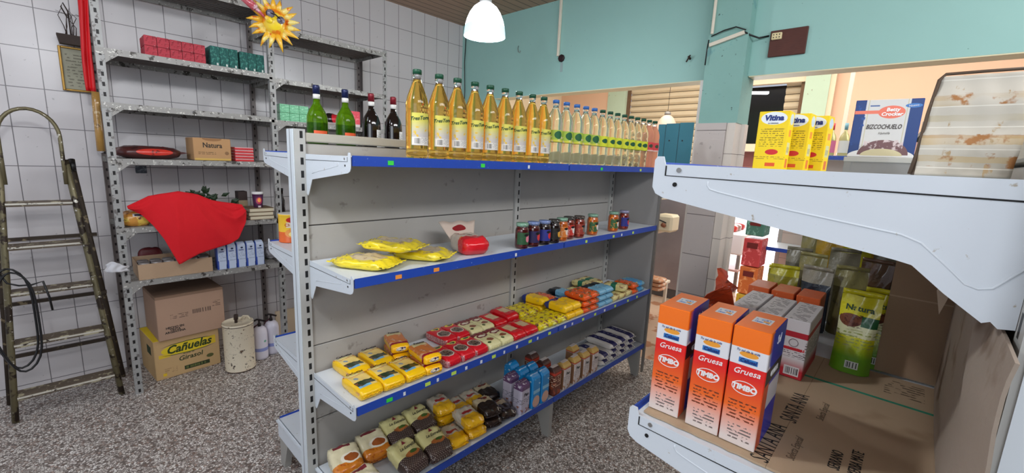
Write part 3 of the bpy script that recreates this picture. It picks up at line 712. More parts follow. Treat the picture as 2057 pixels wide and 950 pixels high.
for i, (x, y, s) in enumerate([(1.366, 1.425, 'front row, left one'), (1.452, 1.425, 'front row, right one'), (1.408, 1.600, 'back row, left one'), (1.492, 1.600, 'back row, right one')]):
    packet('pasta_bag', 'cream bag with maroon top lying between red bags, '+s, 'food bag', (x, y, YZ), [0, .03, .02, -.03][i], .082, .162, .046, cream, 'cream and maroon bags', None, (), seed=i % 2)
redw = mat('red_packet_cream_window', (200, 16, 28), .22, coat=.6, bump=(28, .35), layers=[('r', {'x': (-.026, .026), 'y': (-.028, .038), 'z': (.018, 1)}, rgb(206, 180, 140)), ('n', 40, .62, {'y': (.03, 1), 'z': (.018, 1)}, rgb(150, 60, 60))])
for i, (x, y, s) in enumerate([(1.545, 1.425, 'front row, left one'), (1.640, 1.425, 'front row, right one'), (1.586, 1.600, 'back row, left one'), (1.682, 1.602, 'back row, right one')]):
    packet('flour_packet', 'bright red packet with plain cream window, '+s, 'food packet', (x, y, YZ), [.02, -.02, .04, .0][i], .090, .160, .044 if i < 3 else .06, redw, 'red packets with cream windows', None, (), seed=i % 2)
ylg = mat('yellow_green_bag', (222, 204, 24), .25, coat=.5, bump=(30, .5), layers=[('n', 34, .56, {'z': (.018, 1)}, rgb(146, 108, 60)), ('n', 60, .60, {'z': (.01, 1)}, rgb(80, 70, 30)), ('e', 'xz', (0, .02), (.016, .008), {'y': (-1, -.06)}, rgb(240, 240, 130))])
for i, (x, y, s) in enumerate([(1.732, 1.425, 'front row, nearest the red packets'), (1.816, 1.425, 'front row, middle one'), (1.900, 1.425, 'front row, far one'), (1.775, 1.602, 'back row, nearest the red packets'), (1.860, 1.602, 'back row, far one')]):
    packet('soup_packet', 'speckled yellow and brown packet by the middle upright, '+s, 'food packet', (x, y, YZ), [.06, .0, .03, .05, -.02][i], .080, .160, .046, ylg, 'speckled yellow packets', None, (), seed=i % 2)
ylb = mat('yellow_blue_bag', (244, 196, 20), .25, coat=.5, bump=(30, .4), layers=[('r', {'y': (.045, 1)}, rgb(36, 50, 124)), ('n', 30, .58, {'y': (-.05, .045), 'z': (.02, 1)}, rgb(206, 170, 70)), ('e', 'xy', (.02, .04), (.014, .008), {'z': (.02, 1)}, rgb(150, 50, 60))])
for i, (x, y, z, s) in enumerate([(1.984, 1.425, YZ, 'front row, bottom left of the pile'), (2.064, 1.425, YZ, 'front row, bottom right of the pile'), (1.960, 1.428, YZ+.047, 'front row, top left of the pile'), (2.042, 1.428, YZ+.047, 'front row, top right of the pile'), (1.950, 1.602, YZ, 'back row, bottom one'), (1.950, 1.600, YZ+.047, 'back row, top one')]):
    packet('rice_packet', 'yellow packet with navy blue end, '+s, 'food packet', (x, y, z), [.02, .0, .04, -.02, .03, .1][i], .078, .162, .046, ylb, 'yellow packets with blue ends', None, (), seed=i % 2)
orp = mat('orange_bag', (232, 92, 30), .25, coat=.5, bump=(30, .4), layers=[('n', 34, .56, {'z': (.02, 1)}, rgb(120, 90, 50)), ('n', 50, .62, {'z': (.02, 1)}, rgb(246, 190, 150))])
k = 0
for x in (2.148, 2.230):
    for j in range(3):
        packet('soup_bag', 'orange speckled packet in the front row, %s column, %s from the shelf' % (['left', 'right'][x > 2.2], ORD[j]), 'food packet', (x, 1.425, YZ+.040*j), .02*j-.01, .078, .160, .039, orp, 'orange packets in columns of three', None, (), seed=j % 2)
for j, z in enumerate((YZ, YZ+.040)):
    packet('soup_bag', 'orange speckled packet in the back row, %s one' % ['bottom', 'top'][j], 'food packet', (2.035+.0, 1.600, z), .06, .078, .160, .039, orp, 'orange packets in the back row', None, (), seed=j % 2)
lbp = mat('light_blue_bag', (120, 178, 208), .25, coat=.5, bump=(30, .4), layers=[('r', {'y': (.020, 1)}, rgb(22, 32, 40)), ('n', 26, .58, {'y': (-.03, .02), 'z': (.02, 1)}, rgb(220, 232, 236)), ('chk', 'xy', .014, .43, {'y': (-.08, .02)}, rgb(60, 110, 150))])
for x in (2.318, 2.402):
    for j in range(3 if x < 2.35 else 3):
        packet('bean_bag', 'light blue packet with black end in the front row, %s column, %s from the shelf' % (['left', 'right'][x > 2.35], ORD[j]), 'food packet', (x, 1.425, YZ+.040*j), .03-.02*j, .080, .160, .039, lbp, 'light blue packets in columns of three', None, (), seed=j % 2)
for j, (x, y, z) in enumerate([(2.130, 1.602, YZ), (2.215, 1.602, YZ), (2.215, 1.602, YZ+.040)]):
    packet('bean_bag', 'light blue packet with black end in the back row, %s' % ['left one, lying flat', 'bottom of the right stack', 'top of the right stack'][j], 'food packet', (x, y, z), .05, .080, .160, .039, lbp, 'light blue packets in the back row', None, (), seed=j % 2)
crg = mat('cream_green_bag', (218, 206, 142), .3, coat=.4, bump=(30, .5), layers=[('n', 22, .55, None, rgb(150, 112, 70)), ('r', {'y': (-.01, .025)}, rgb(30, 110, 84)), ('n', 40, .62, {'y': (.025, 1)}, rgb(40, 90, 60))])
for i, (x, y, z, s) in enumerate([(2.490, 1.425, YZ, 'front row, left'), (2.578, 1.425, YZ, 'front row, middle'), (2.666, 1.425, YZ, 'front row, right'), (2.420, 1.602, YZ, 'back row, left'), (2.510, 1.602, YZ, 'back row, middle'), (2.600, 1.602, YZ, 'back row, right'),
                                  (2.475, 1.602, YZ+.047, 'back row upper layer, left'), (2.565, 1.602, YZ+.047, 'back row upper layer, right'), (2.60, 1.425, YZ+.047, 'front row upper layer')]):
    packet('lentil_bag', 'cream and green speckled bag on the third shelf, '+s, 'food bag', (x, y, z), [.02, .0, .04, -.02, .03, .1, .05, -.04, .3][i], .082, .160, .046, crg, 'cream and green bags', None, (), seed=i % 2)
for j in range(2):
    packet('soup_bag', 'orange speckled packet at the far end of the third shelf, %s one' % ['lower', 'upper'][j], 'food packet', (2.752, 1.425, YZ+.040*j), 0, .078, .160, .039, orp, 'orange packets at the far end', None, (), seed=j % 2)
    packet('bean_bag', 'light blue packet at the very end of the third shelf, %s one' % ['lower', 'upper'][j], 'food packet', (2.842, 1.425, YZ+.040*j), 0, .080, .160, .039, mat('small_blue_bag', (70, 150, 200), .3, coat=.4, layers=[('n', 30, .6, None, rgb(170, 190, 150))]), 'light blue packets at the far end', None, (), seed=j % 2)

# second shelf, left end: pasta bags and red bag
ypb = mat('yellow_pasta_bag', (238, 214, 40), .2, coat=.7, bump=(14, .5), layers=[('e', 'xy', (.01, .0), (.050, .075), {'z': (.012, 1)}, rgb(206, 186, 150)), ('n', 34, .60, {'z': (.012, 1), 'x': (-.06, .06), 'y': (-.075, .08)}, rgb(170, 146, 110)), ('print', 'y', .012, {'x': (-.035, .03), 'y': (.07, .10), 'z': (.01, 1)}, rgb(120, 100, 40))])
ysl = mat('yellow_pasta_seal', (246, 224, 60), .25)
Z2 = 1.155
for i, (x, y, z, rz, s, sd) in enumerate([(.790, 1.485, Z2, .55, 'nearest the end of the second shelf, flat', 0), (1.042, 1.480, Z2, .62, 'right one, touching the red bag', 1), (.918, 1.505, Z2+.047, .50, 'middle one lying across the other two', 2)]):
    packet('pasta_bag_yellow', 'crinkled yellow pasta bag on the second shelf, '+s, 'food bag', (x, y, z), rz, .158, .235, .044, ypb, 'yellow pasta bags on the second shelf', ysl, (), seed=sd, p=5, wr=.007, crimp=.6, n=(14, 18, 6))
t = thing('flour_bag', 'red and cream bag with printed portrait and flared top on the second shelf', 'food bag', (1.275, 1.455, Z2), -.25)
rb = mat('red_cream_flour_bag', (214, 24, 36), .25, coat=.6, bump=(18, .5), layers=[('r', {'y': (-.020, 1)}, rgb(214, 200, 184)), ('e', 'xy', (.0, .015), (.022, .024), {'z': (.03, 1)}, rgb(96, 60, 40)), ('e', 'xy', (.0, .02), (.012, .015), {'z': (.03, 1)}, rgb(214, 176, 140)), ('n', 30, .60, {'y': (-.05, -.01)}, rgb(226, 150, 60)), ('r', {'y': (.055, .066), 'x': (-.03, .03), 'z': (.03, 1)}, rgb(150, 24, 34))])
sellipsoid(.132, .185, .085, (12, 14, 6), 5, .2, .006, 4).build('bag', rb, t)
mb = MB(); mb.grid(lambda u, v: ((u-.5)*(.12+.07*v), .074+v*.060, .045+.075*v+.004*math.sin(u*14)*v), 14, 4)
mb.build('crimped_top', mat('cream_foil_top', (208, 190, 176), .35, layers=[('e', 'xy', (.0, .11), (.035, .010), {}, rgb(140, 24, 30))]), t, solid=.002)

# base shelf
BZ = .25
def bagset(name, m, items, desc, cat, w, l, h, grp, p=7, wr=.006, words=(), n=(12, 14, 6), crimp=.35, tilt=0):
    for i, (x, y, z, rz, s) in enumerate(items):
        packet(name, desc+s, cat, (x, y, z+l*.46*math.sin(tilt)), rz, w, l, h, m, grp, None, words, tiltx=tilt, seed=i % 3, p=p, wr=wr, n=n, crimp=crimp)
snack = mat('cream_orange_snack_bag', (222, 212, 176), .25, coat=.6, bump=(22, .5), layers=[('r', {'y': (-1, -.030)}, rgb(206, 122, 30)), ('n', 60, .6, {'y': (-1, -.03)}, rgb(176, 84, 20)), ('e', 'xy', (.015, -.012), (.040, .026), {'z': (.03, 1)}, rgb(240, 232, 214)), ('e', 'xy', (.018, -.012), (.030, .018), {'z': (.03, 1)}, rgb(160, 84, 36)),
     ('r', {'y': (.045, .062), 'x': (-.04, .03), 'z': (.03, 1)}, rgb(120, 40, 48)), ('r', {'y': (-.09, -.075), 'z': (0, .03)}, rgb(96, 28, 22))])
bagset('snack_bag', snack, [(.728, 1.585, BZ, -.15, 'left one in the corner'), (.858, 1.595, BZ, -.10, 'second one, standing a bit higher'), (.722, 1.408, BZ, .1, 'front one at the lower shelf end')], 'cream and orange snack bag on the bottom shelf, ', 'food bag', .120, .150, .070, 'cream and orange snack bags', tilt=.30)
check = mat('checked_bag', (222, 214, 150), .3, coat=.4, bump=(20, .5), layers=[('r', {'y': (-1, -.012)}, rgb(66, 50, 46)), ('chk', 'xy', .011, .36, {'y': (-1, -.012), 'z': (.0, 1)}, rgb(190, 176, 160)),
     ('e', 'xy', (.012, -.010), (.036, .014), {'z': (.025, 1)}, rgb(176, 104, 50)), ('e', 'xy', (.020, -.004), (.018, .008), {'z': (.025, 1)}, rgb(70, 100, 40))])
KE = [('La Estrella', .019, black_ink, (.004, .022), .4, .0002)]
bagset('wholemeal_bag', check, [(.925, 1.425, BZ, .10, 'front left one'), (1.058, 1.420, BZ, -.05, 'front right one'), (.985, 1.605, BZ, -.06, 'back left one'), (1.112, 1.610, BZ, .0, 'back right one')],
       'cream bag with brown checked lower half on the bottom shelf, ', 'food bag', .118, .165, .070, 'brown checked bags', words=KE, tilt=.30)
for o in [o for o in COL.objects if o.name.startswith('wholemeal_bag')]:
    tr = MB().prism([(-.010, .040), (.010, .040), (0, .058)], .0006, Matrix.Translation((0, 0, .0715))).build('triangle_logo', mat('maroon_logo', (130, 40, 52), .5), o)
yg = mat('yellow_clear_bag', (240, 184, 24), .2, coat=.7, bump=(24, .6), layers=[('r', {'y': (-.012, 1)}, rgb(206, 196, 176)), ('n', 26, .58, {'y': (-.03, .05), 'z': (.025, 1)}, rgb(206, 150, 120)), ('r', {'y': (.0, .018), 'x': (-.028, .028), 'z': (.03, 1)}, rgb(176, 50, 50)), ('n', 50, .62, {'y': (-1, -.02)}, rgb(214, 110, 20))])
bagset('cookie_bag', yg, [(1.178, 1.425, BZ, -.15, 'front row, left bottom one'), (1.290, 1.425, BZ, -.12, 'front row, right bottom one'), (1.275, 1.428, BZ+.058, -.10, 'front row, upper one'), (1.240, 1.603, BZ, .0, 'back row, left bottom one'), (1.240, 1.600, BZ+.058, -.15, 'back row, left upper one'),
                          (1.350, 1.603, BZ, -.0, 'back row, middle one'), (1.456, 1.603, BZ, -.1, 'back row, right one')], 'yellow and clear bag on the bottom shelf, ', 'food bag', .100, .155, .057, 'yellow and clear bags')
dk = mat('dark_brown_bag', (44, 30, 24), .18, coat=.8, bump=(24, .5), layers=[('r', {'y': (.012, .070)}, rgb(206, 190, 156)), ('e', 'xy', (0, .046), (.028, .010), {'z': (.025, 1)}, rgb(120, 50, 40)), ('n', 60, .68, {'y': (-1, 0)}, rgb(110, 84, 66))])
bagset('coffee_bag', dk, [(1.402, 1.425, BZ, -.20, 'front left, lower one'), (1.398, 1.428, BZ+.060, -.22, 'front left, upper one'), (1.508, 1.425, BZ, -.18, 'front right, beside the silver packets'), (1.560, 1.600, BZ, -.15, 'back row by the panel')], 'dark brown bag with cream label on the bottom shelf, ', 'food bag', .096, .155, .058, 'dark brown bags')
def brick(name, label, cat, loc, rz, w, d, h, m, grp, top=None, words=(), pinch=True, proto={}):
    key = (name, m.name, w, d, h)
    if key in proto: return dup(proto[key], None, loc, rz, label=label, group=grp)
    t = thing(name, label, cat, loc, rz, grp)
    q = MB(); k = 10
    def ring(z, sx, sy, b=.006):
        out = []
        for cx, cy, a0 in ((1, 1, 0), (-1, 1, 1), (-1, -1, 2), (1, -1, 3)):
            for j in range(3):
                a = (a0+j/2)*PI/2; out.append((cx*(w/2*sx-b)+b*math.cos(a), cy*(d/2*sy-b)+b*math.sin(a), z+.0008*math.sin(7*z*50+cx+cy*2+j)))
        return out
    rs = [ring(0, .97, .97), ring(.006, 1, 1), ring(h*.3, 1.01, 1.01), ring(h*.6, 1.0, 1.02), ring(h*.88, 1, 1)]
    if pinch: rs += [ring(h*.95, .94, .72), ring(h*.985, .90, .30, .004), ring(h, .90, .22, .004)]
    else: rs += [ring(h*.985, .99, .99), ring(h, .95, .95)]
    vs = [p for r in rs for p in r]; n = 12
    fs = [(i*n+j, i*n+(j+1) % n, (i+1)*n+(j+1) % n, (i+1)*n+j) for i in range(len(rs)-1) for j in range(n)]+[tuple(range((len(rs)-1)*n, len(rs)*n)), tuple(reversed(range(n)))]
    q.add(vs, fs, 0, False); q.build('packet_body', m, t)
    if pinch:
        MB().rbox(-w*.40, w*.40, -.010, .012, h+.0005, h+.0035, .001).build('folded_top', top or m, t)
    for body, size, ink, z, face, sh in words:
        text(body, size, ink, t, (0, -d/2-.0026, z) if face == '-y' else (-w/2-.0026, 0, z), face, sh, 0, bold=.0003)
    proto[key] = t
    return t
pur = mat('silver_purple_packet', (196, 190, 206), .3, coat=.4, bump=(24, .3), layers=[('r', {'z': (.135, 1)}, rgb(104, 74, 112)), ('n', 40, .6, {'z': (.145, 1)}, rgb(222, 214, 226)), ('n', 30, .56, {'z': (0, .045)}, rgb(150, 84, 50)), ('print', 'z', .010, {'z': (.06, .09)}, rgb(120, 118, 130))])
for i, (x, y, s) in enumerate([(1.605, 1.375, 'front one'), (1.622, 1.470, 'rear one'), ]):
    brick('flour_brick', 'silver packet with purple top on the bottom shelf, '+s, 'food packet', (x, y, BZ), .05, .072, .060, .175, pur, 'silver and purple packets', words=[('Pan', .026, black_ink, .108, '-y', .2)])
blu = mat('bright_blue_packet', (28, 140, 206), .25, coat=.5, bump=(24, .35), layers=[('e', 'xz', (.0, .035), (.030, .034), {}, rgb(216, 172, 150)), ('r', {'x': (-.028, .028), 'z': (.085, .105)}, rgb(140, 196, 226)), ('n', 40, .64, {'z': (.13, 1)}, rgb(190, 224, 240))])
for i, (x, y, s) in enumerate([(1.690, 1.372, 'front left'), (1.768, 1.372, 'front right'), (1.690, 1.455, 'middle left'), (1.768, 1.455, 'middle right'), (1.700, 1.540, 'back left')]):
    brick('flour_brick_blue', 'bright blue packet with folded top on the bottom shelf, '+s, 'food packet', (x, y, BZ), .03, .068, .062, .190, blu, 'bright blue packets')
brn = mat('brown_red_packet', (112, 58, 44), .4, bump=(24, .3), layers=[('n', 26, .55, {'z': (0, .08)}, rgb(176, 84, 50)), ('r', {'z': (.125, .140)}, rgb(206, 70, 50)), ('print', 'z', .012, {'z': (.05, .12)}, rgb(226, 190, 160)), ('r', {'z': (.150, 1)}, rgb(84, 58, 52))])
lt = mat('pale_packet_flap', (206, 196, 192), .5)
for i, (x, y, s) in enumerate([(1.880, 1.372, 'front'), (1.905, 1.470, 'middle'), (1.915, 1.570, 'back')]):
    brick('flour_brick_brown', 'brown packet with pale flap on the bottom shelf, %s one of three in a column' % s, 'food packet', (x, y, BZ), .03, .070, .062, .165, brn, 'brown packets in a column', top=lt)
gld = mat('cream_gold_packet', (214, 204, 200), .4, bump=(24, .25), layers=[('r', {'z': (.135, 1)}, rgb(206, 170, 96)), ('r', {'z': (.132, .138)}, rgb(196, 60, 40)), ('n', 30, .55, {'z': (0, .055)}, rgb(170, 124, 80)), ('print', 'z', .010, {'z': (.06, .085)}, rgb(170, 160, 160)), ('r', {'z': (.0, .13), 'x': (-1, -.0345)}, rgb(150, 110, 80))])
for i, (x, y, s) in enumerate([(1.975, 1.372, 'front row, first from the left'), (2.078, 1.372, 'front row, second from the left'), (2.178, 1.372, 'front row, third from the left'), (2.278, 1.372, 'front row, fourth from the left'), (2.200, 1.470, 'alone in the back row')]):
    brick('flour_brick_gold', 'cream packet with gold top on the bottom shelf, '+s, 'food packet', (x, y, BZ), .03, .070, .062, .165, gld, 'cream packets with gold tops', top=lt, words=[('Pan', .024, black_ink, .103, '-y', .1)])
wn = mat('white_navy_bag', (226, 222, 216), .4, coat=.2, bump=(24, .4), layers=[('r', {'x': (-.025, .028), 'z': (.018, 1)}, rgb(28, 26, 92)), ('print', 'y', .012, {'x': (-.004, .012), 'y': (-.06, .06), 'z': (.02, 1)}, rgb(220, 220, 226)), ('n', 40, .64, {'z': (0, .02)}, rgb(40, 40, 90))])
for c, x in enumerate((2.420, 2.535, 2.650)):
    for j in range(3 if c else 2):
        packet('sugar_bag', 'white bag with navy stripe, %s stack from the left, %s from below' % (ORD[c], ORD[j]), 'food bag', (x, 1.455, BZ+.041*j), .06-.02*j, .105, .21, .040, wn, 'white and navy bags in stacks', None, (), seed=j % 2)
for j in range(3):
    packet('sugar_bag', 'white bag with navy stripe, last stack by the end panel, %s from below' % ORD[j], 'food bag', (2.770, 1.455, BZ+.041*j), -.02*j, .105, .21, .040, wn, 'white and navy bags in stacks', None, (), seed=j % 2)
# small tin and folded paper box on the far side shelves
t = thing('food_tin', 'yellow and red tin on the far side shelf by the near upright', 'tin', (.735, 2.105, 1.155))
MB().lathe([(.048, 0), (.050, .003), (.048, .006), (.048, .124), (.050, .127), (.048, .130)], 28).build('tin_body', mat('tin_print', (236, 190, 50), .35, layers=[('r', {'z': (.0, .05)}, rgb(222, 100, 40)), ('e', 'xz', (-.005, .045), (.030, .022), {}, rgb(232, 150, 70)), ('e', 'xz', (-.004, .040), (.018, .012), {}, rgb(246, 222, 140)), ('r', {'z': (.070, .095), 'x': (-.03, .03)}, rgb(240, 226, 200)), ('e', 'xz', (0, .106), (.030, .014), {}, rgb(200, 40, 40))]), t)
MB().lathe([(.047, .1301), (.047, .1325)], 28).build('lid', mat('pale_tin_lid', (228, 224, 216), .35, .3), t)
text('Chef', .02, red_ink, t, (-.02, -.0445, .083), '-y', 0, wrap=.05)
o = MB().rbox(-.07, .07, -.045, .045, 0, .05, .006).build('paper_box', mat('pale_paper_box', (216, 206, 198), .6, var=(8, .08), layers=[('r', {'x': (-.055, -.035)}, rgb(176, 140, 120)), ('r', {'x': (.035, .055)}, rgb(176, 140, 120))]))
o.location = (.762, 1.92, .25); tag(o, 'pale paper box with tan bands on the far side base shelf', 'box')

# ------------------------------------------------------------------ foreground right shelving: salt boxes, pouches, cardboard
SZ = 1.155
# printed cardboard lining the shelf
t = thing('cardboard_sheet', 'flattened brown cardboard printed SANTA ANA lining the near right shelf', 'cardboard', (.93, .10, SZ))
sheet = mat('printed_cardboard', (178, 154, 126), .8, bump=(160, .08, (.15, 4, 1)), var=(5, .08), layers=[('r', {'x': (.118, .127)}, rgb(44, 140, 112)), ('n', 3, .66, None, rgb(158, 132, 104)), ('r', {'y': (-.0005, .0005)}, rgb(140, 118, 94)),
    ('print', 'x', .012, {'x': (.16, .24), 'y': (-.17, -.11)}, rgb(104, 86, 68))])
mb = MB(); pl = []
for i in range(34):
    a = i/33; pl.append((-.262+.003*random.Random(i).random(), -.195+.385*a))
pl2 = [(.262, .19), (.262, -.195)]
mb.prism(pl+pl2, .0035, None, 0); mb.build('cardboard_base', sheet, t)
for (x, y, sc, s) in ((-.190, .010, .037, 'SANTA ANA'), (-.040, .002, .037, 'SANTA ANA')):
    text(s, sc, black_ink, t, (x, y, .0038), '+z', .0, 0, sx=.62, bold=-.0004)
for (x, y) in ((-.180, -.022), (-.02, -.036)):
    text('Selecta Especial', .017, mat('faint_brown_print', (92, 76, 60), .8), t, (x, y, .0038), '+z', .4, 0, sx=.7, bold=-.0003)
text('SERRANO', .021, black_ink, t, (-.165, -.072, .0038), '+z', 0, 0, sx=.6); text('YERBA MATE', .021, black_ink, t, (-.150, -.095, .0038), '+z', 0, 0, sx=.6)
# orange salt boxes
def salt_mat():
    n = NT('orange_salt_box'); n.c = rgb(226, 30, 26)
    for L in [('grad', 'z', .115, .062, None, rgb(240, 106, 30)), ('grad', 'z', .062, .008, None, rgb(228, 216, 210)),
              ('print', 'z', .0055, {'z': (.040, .074), 'y': (-.020, .019)}, rgb(120, 50, 24)), ('print', 'z', .0055, {'z': (.010, .034), 'y': (-.018, .015)}, rgb(120, 104, 100)),
              ('r', {'z': (.131, .158)}, rgb(226, 226, 230)), ('r', {'z': (.158, 1)}, rgb(248, 116, 12)),
              ('grad', 'x', -.046, -.030, {'y': (-1, -.0245), 'z': (.135, .1885)}, rgb(40, 56, 190)), ('r', {'y': (-1, -.0245), 'x': (-.030, 1)}, rgb(42, 52, 190)),
              ('r', {'y': (-1, -.0245), 'x': (-.046, .05), 'z': (.105, .13)}, rgb(30, 28, 40)), ('r', {'y': (-1, -.0245), 'x': (-.048, -.02), 'z': (.0, .105)}, rgb(222, 90, 50)), ('r', {'y': (-1, -.0245), 'x': (-.02, .05), 'z': (.06, .10)}, rgb(226, 226, 235)),
              ('e', 'yz', (0, .149), (.013, .0045), {'x': (-1, -.049)}, rgb(240, 160, 50)), ('r', {'y': (-.013, .013), 'z': (.135, .143), 'x': (-1, -.049)}, rgb(46, 120, 190)),
              ('r', {'z': (.1893, 1), 'x': (-.012, .018), 'y': (-.014, .012)}, rgb(226, 228, 232)), ('n', 150, .52, {'z': (.1893, 1), 'x': (-.008, .014), 'y': (-.011, .009)}, rgb(50, 110, 190)),
              ('r', {'z': (.1893, 1), 'x': (-.004, .004), 'y': (-.011, -.002)}, rgb(240, 160, 50)), ('n', 6, .7, None, rgb(226, 60, 26))]: n.layer(L)
    n.t.links.new(n.c, n.b.inputs['Base Color']); n.b.inputs['Roughness'].default_value = .35; n.b.inputs['Coat Weight'].default_value = .2
    return n.m
sm = salt_mat(); sp = None
def ring_obj(a, b, w, m, par, loc, face, name='oval_logo'):
    mb = MB(); n = 28
    vs = [((a+k*w)*math.cos(2*PI*i/n), (b+k*w)*math.sin(2*PI*i/n), z) for k in (0, 1) for z in (0, .0004) for i in range(n)]
    fs = []
    for i in range(n):
        j = (i+1) % n; fs += [(i, j, 2*n+j, 2*n+i), (n+i, 3*n+i, 3*n+j, n+j), (2*n+i, 2*n+j, 3*n+j, 3*n+i), (i, n+i, n+j, j)]
    mb.add(vs, fs); o = mb.build(name, m, par, loc); o.rotation_euler = FACE[face].to_euler(); return o
for i, (y, rz, s) in enumerate(((.266, .04, 'left one nearest the shelf tip'), (.201, .03, 'middle one'), (.146, .0, 'right one'))):
    loc = (.736, y, SZ+.0045); L = 'orange and red coarse salt box standing on the cardboard, '+s
    if sp is None:
        sp = t = thing('salt_box', L, 'box', loc, rz, 'orange salt boxes in the foreground')
        MB().rbox(-.050, .050, -.0255, .0255, 0, .190, .0012).build('carton', sm, t)
        text('Gruesa', .0128, white_ink, t, (-.0503, .0, .1215), '-x', .3, .05, bold=.0001)
        text('TIMBO', .0115, white_ink, t, (-.0503, 0, .096), '-x', .1, 0, bold=.0006); ring_obj(.0165, .0095, .0011, white_ink, t, (-.0501, 0, .096), '-x')
        text('Celusal', .0078, blue_ink, t, (-.0505, 0, .139), '-x', .2, 0, bold=.0002); text('Tu sal de la vida', .005, blue_ink, t, (-.0503, .002, .1540), '-x', .3, 0)
        text('Sal', .020, white_ink, t, (.005, -.0258, .168), '-y', .2, 0); text('GRUESA', .012, white_ink, t, (.004, -.0258, .117), '-y', .1, 0, bold=.0005)
    else: dup(sp, None, loc, rz, label=L)
# white-and-red salt boxes behind
def wsalt():
    n = NT('white_red_salt_box'); n.c = rgb(206, 200, 200)
    for L in [('grad', 'z', .042, .018, None, rgb(176, 26, 40)), ('r', {'z': (.088, .100)}, rgb(170, 24, 40)), ('print', 'z', .004, {'z': (.045, .060), 'x': (-1, -.07)}, rgb(110, 100, 104)), ('r', {'z': (.060, .066), 'y': (-.016, .016), 'x': (-1, -.07)}, rgb(176, 40, 56)),
              ('r', {'z': (.006, .026), 'y': (-.017, .010), 'x': (-1, -.07)}, rgb(206, 200, 200)), ('bars', 'y', .0013, {'z': (.009, .023), 'y': (-.015, .008), 'x': (-1, -.07)}, rgb(30, 30, 32)),
              ('print', 'z', .006, {'z': (.04, .085), 'y': (-1, -.02)}, rgb(120, 112, 110)), ('print', 'x', .009, {'z': (.1245, 1), 'y': (-.015, .015)}, rgb(90, 84, 84))]: n.layer(L)
    n.t.links.new(n.c, n.b.inputs['Base Color']); n.b.inputs['Roughness'].default_value = .5
    return n.m
wm = wsalt(); wp = None
for i, (x, y, s) in enumerate([(1.088, .139, 'front right one with barcode'), (1.088, .190, 'second from the right in the front'), (1.000, .241, 'leftmost, half hidden by the orange boxes')]):
    loc = (x, y, SZ+.0045); L = 'white and red salt box behind the orange ones, '+s
    if wp is None:
        wp = t = thing('salt_box_white', L, 'box', loc, .0, 'white and red salt boxes')
        MB().rbox(-.078, .078, -.0235, .0235, 0, .125, .0012).build('carton', wm, t)
        text('DOS ANCLAS', .0068, red_ink, t, (-.0784, 0, .0635), '-x', .1, 0, bold=.0003)
        o = ring_obj(.0075, .0075, .0009, mat('grey_mark', (96, 70, 76), .6), t, (-.0783, 0, .0765), '-x', 'round_mark')
    else:
        c = dup(wp, None, loc, 0, label=L)
        if x == 1.0: c.location = (1.10, .2415, SZ+.0045)
# orange salt boxes lying behind the white ones
om = mat('orange_box_top', (206, 92, 44), .4, var=(10, .08), layers=[('n', 60, .64, {'z': (.1, 1)}, rgb(226, 150, 110))])
op = None
for i, (x, y, s) in enumerate([(1.268, .262, 'left'), (1.268, .208, 'middle'), (1.268, .154, 'right')]):
    L = 'plain orange carton in the row behind the white salt boxes, %s one' % s
    if op is None:
        op = MB().rbox(-.045, .045, -.0245, .0245, 0, .130, .0015).build('orange_carton', om); op.location = (x, y, SZ); tag(op, L, 'box', 'orange cartons behind the white ones')
    else: dup(op, None, (x, y, SZ), 0, label=L)
# crumpled orange wrapper
rn = random.Random(5)
t = thing('plastic_wrapper', 'crumpled glossy red-brown plastic wrapper poking up behind the orange salt boxes', 'wrapper', (.905, .268, SZ))
def wrapf(u, v):
    z = v*.20
    x = (u-.5)*.16*(1-.2*v)+.012*math.sin(v*9+u*4)
    y = .022*math.sin(u*11+v*5)*(1-.2*v)+.010*math.sin(u*23+v*13)
    return (x+.03*v, y, z*(1-.35*abs(u-.72)*1.6)+.012*math.sin(u*17))
mb = MB().grid(wrapf, 20, 14, sm=False)
mb.build('crumpled_film', mat('orange_brown_film', (176, 62, 30), .18, coat=.8, alpha=.92, bump=(40, .8)), t, (0, 0, .014), solid=.001)
# stand-up pouches
def pouch(name, label, loc, rz, w, h, d, m, grp=None, words=(), cat='food pouch', proto={}):
    key = (m.name, w, h)
    if key in proto: return dup(proto[key], None, loc, rz, label=label, group=grp)
    t = thing(name, label, cat, loc, rz, grp)
    def side(sg):
        def f(u, v):
            th = d/2*(1-v**1.6)*(1-abs(2*u-1)**4*.85)+.0008
            ww = w*(1-.06*math.sin(PI*min(1, v*1.1)))*(1 if v < .9 else 1-.02)
            return (sg*th+.004*math.sin(u*9+v*7)*v, (u-.5)*ww, v*h)
        return f
    mb = MB().grid(side(-1), 12, 14).grid(side(1), 12, 14)
    mb.build('pouch_body', m, t)
    MB().grid(lambda u, v: (.0015*math.sin(u*12), (u-.5)*w*.98, h+.001+v*.011), 12, 1).build('sealed_top', m, t, solid=.0012)
    for body, size, ink, (yy, zz), sh in words:
        v = zz/h; th = d/2*(1-v**1.6); text(body, size, ink, t, (-th-.0035, yy, zz), '-x', sh, 0, bold=.0004, tilt=-.12)
    proto[key] = t; return t
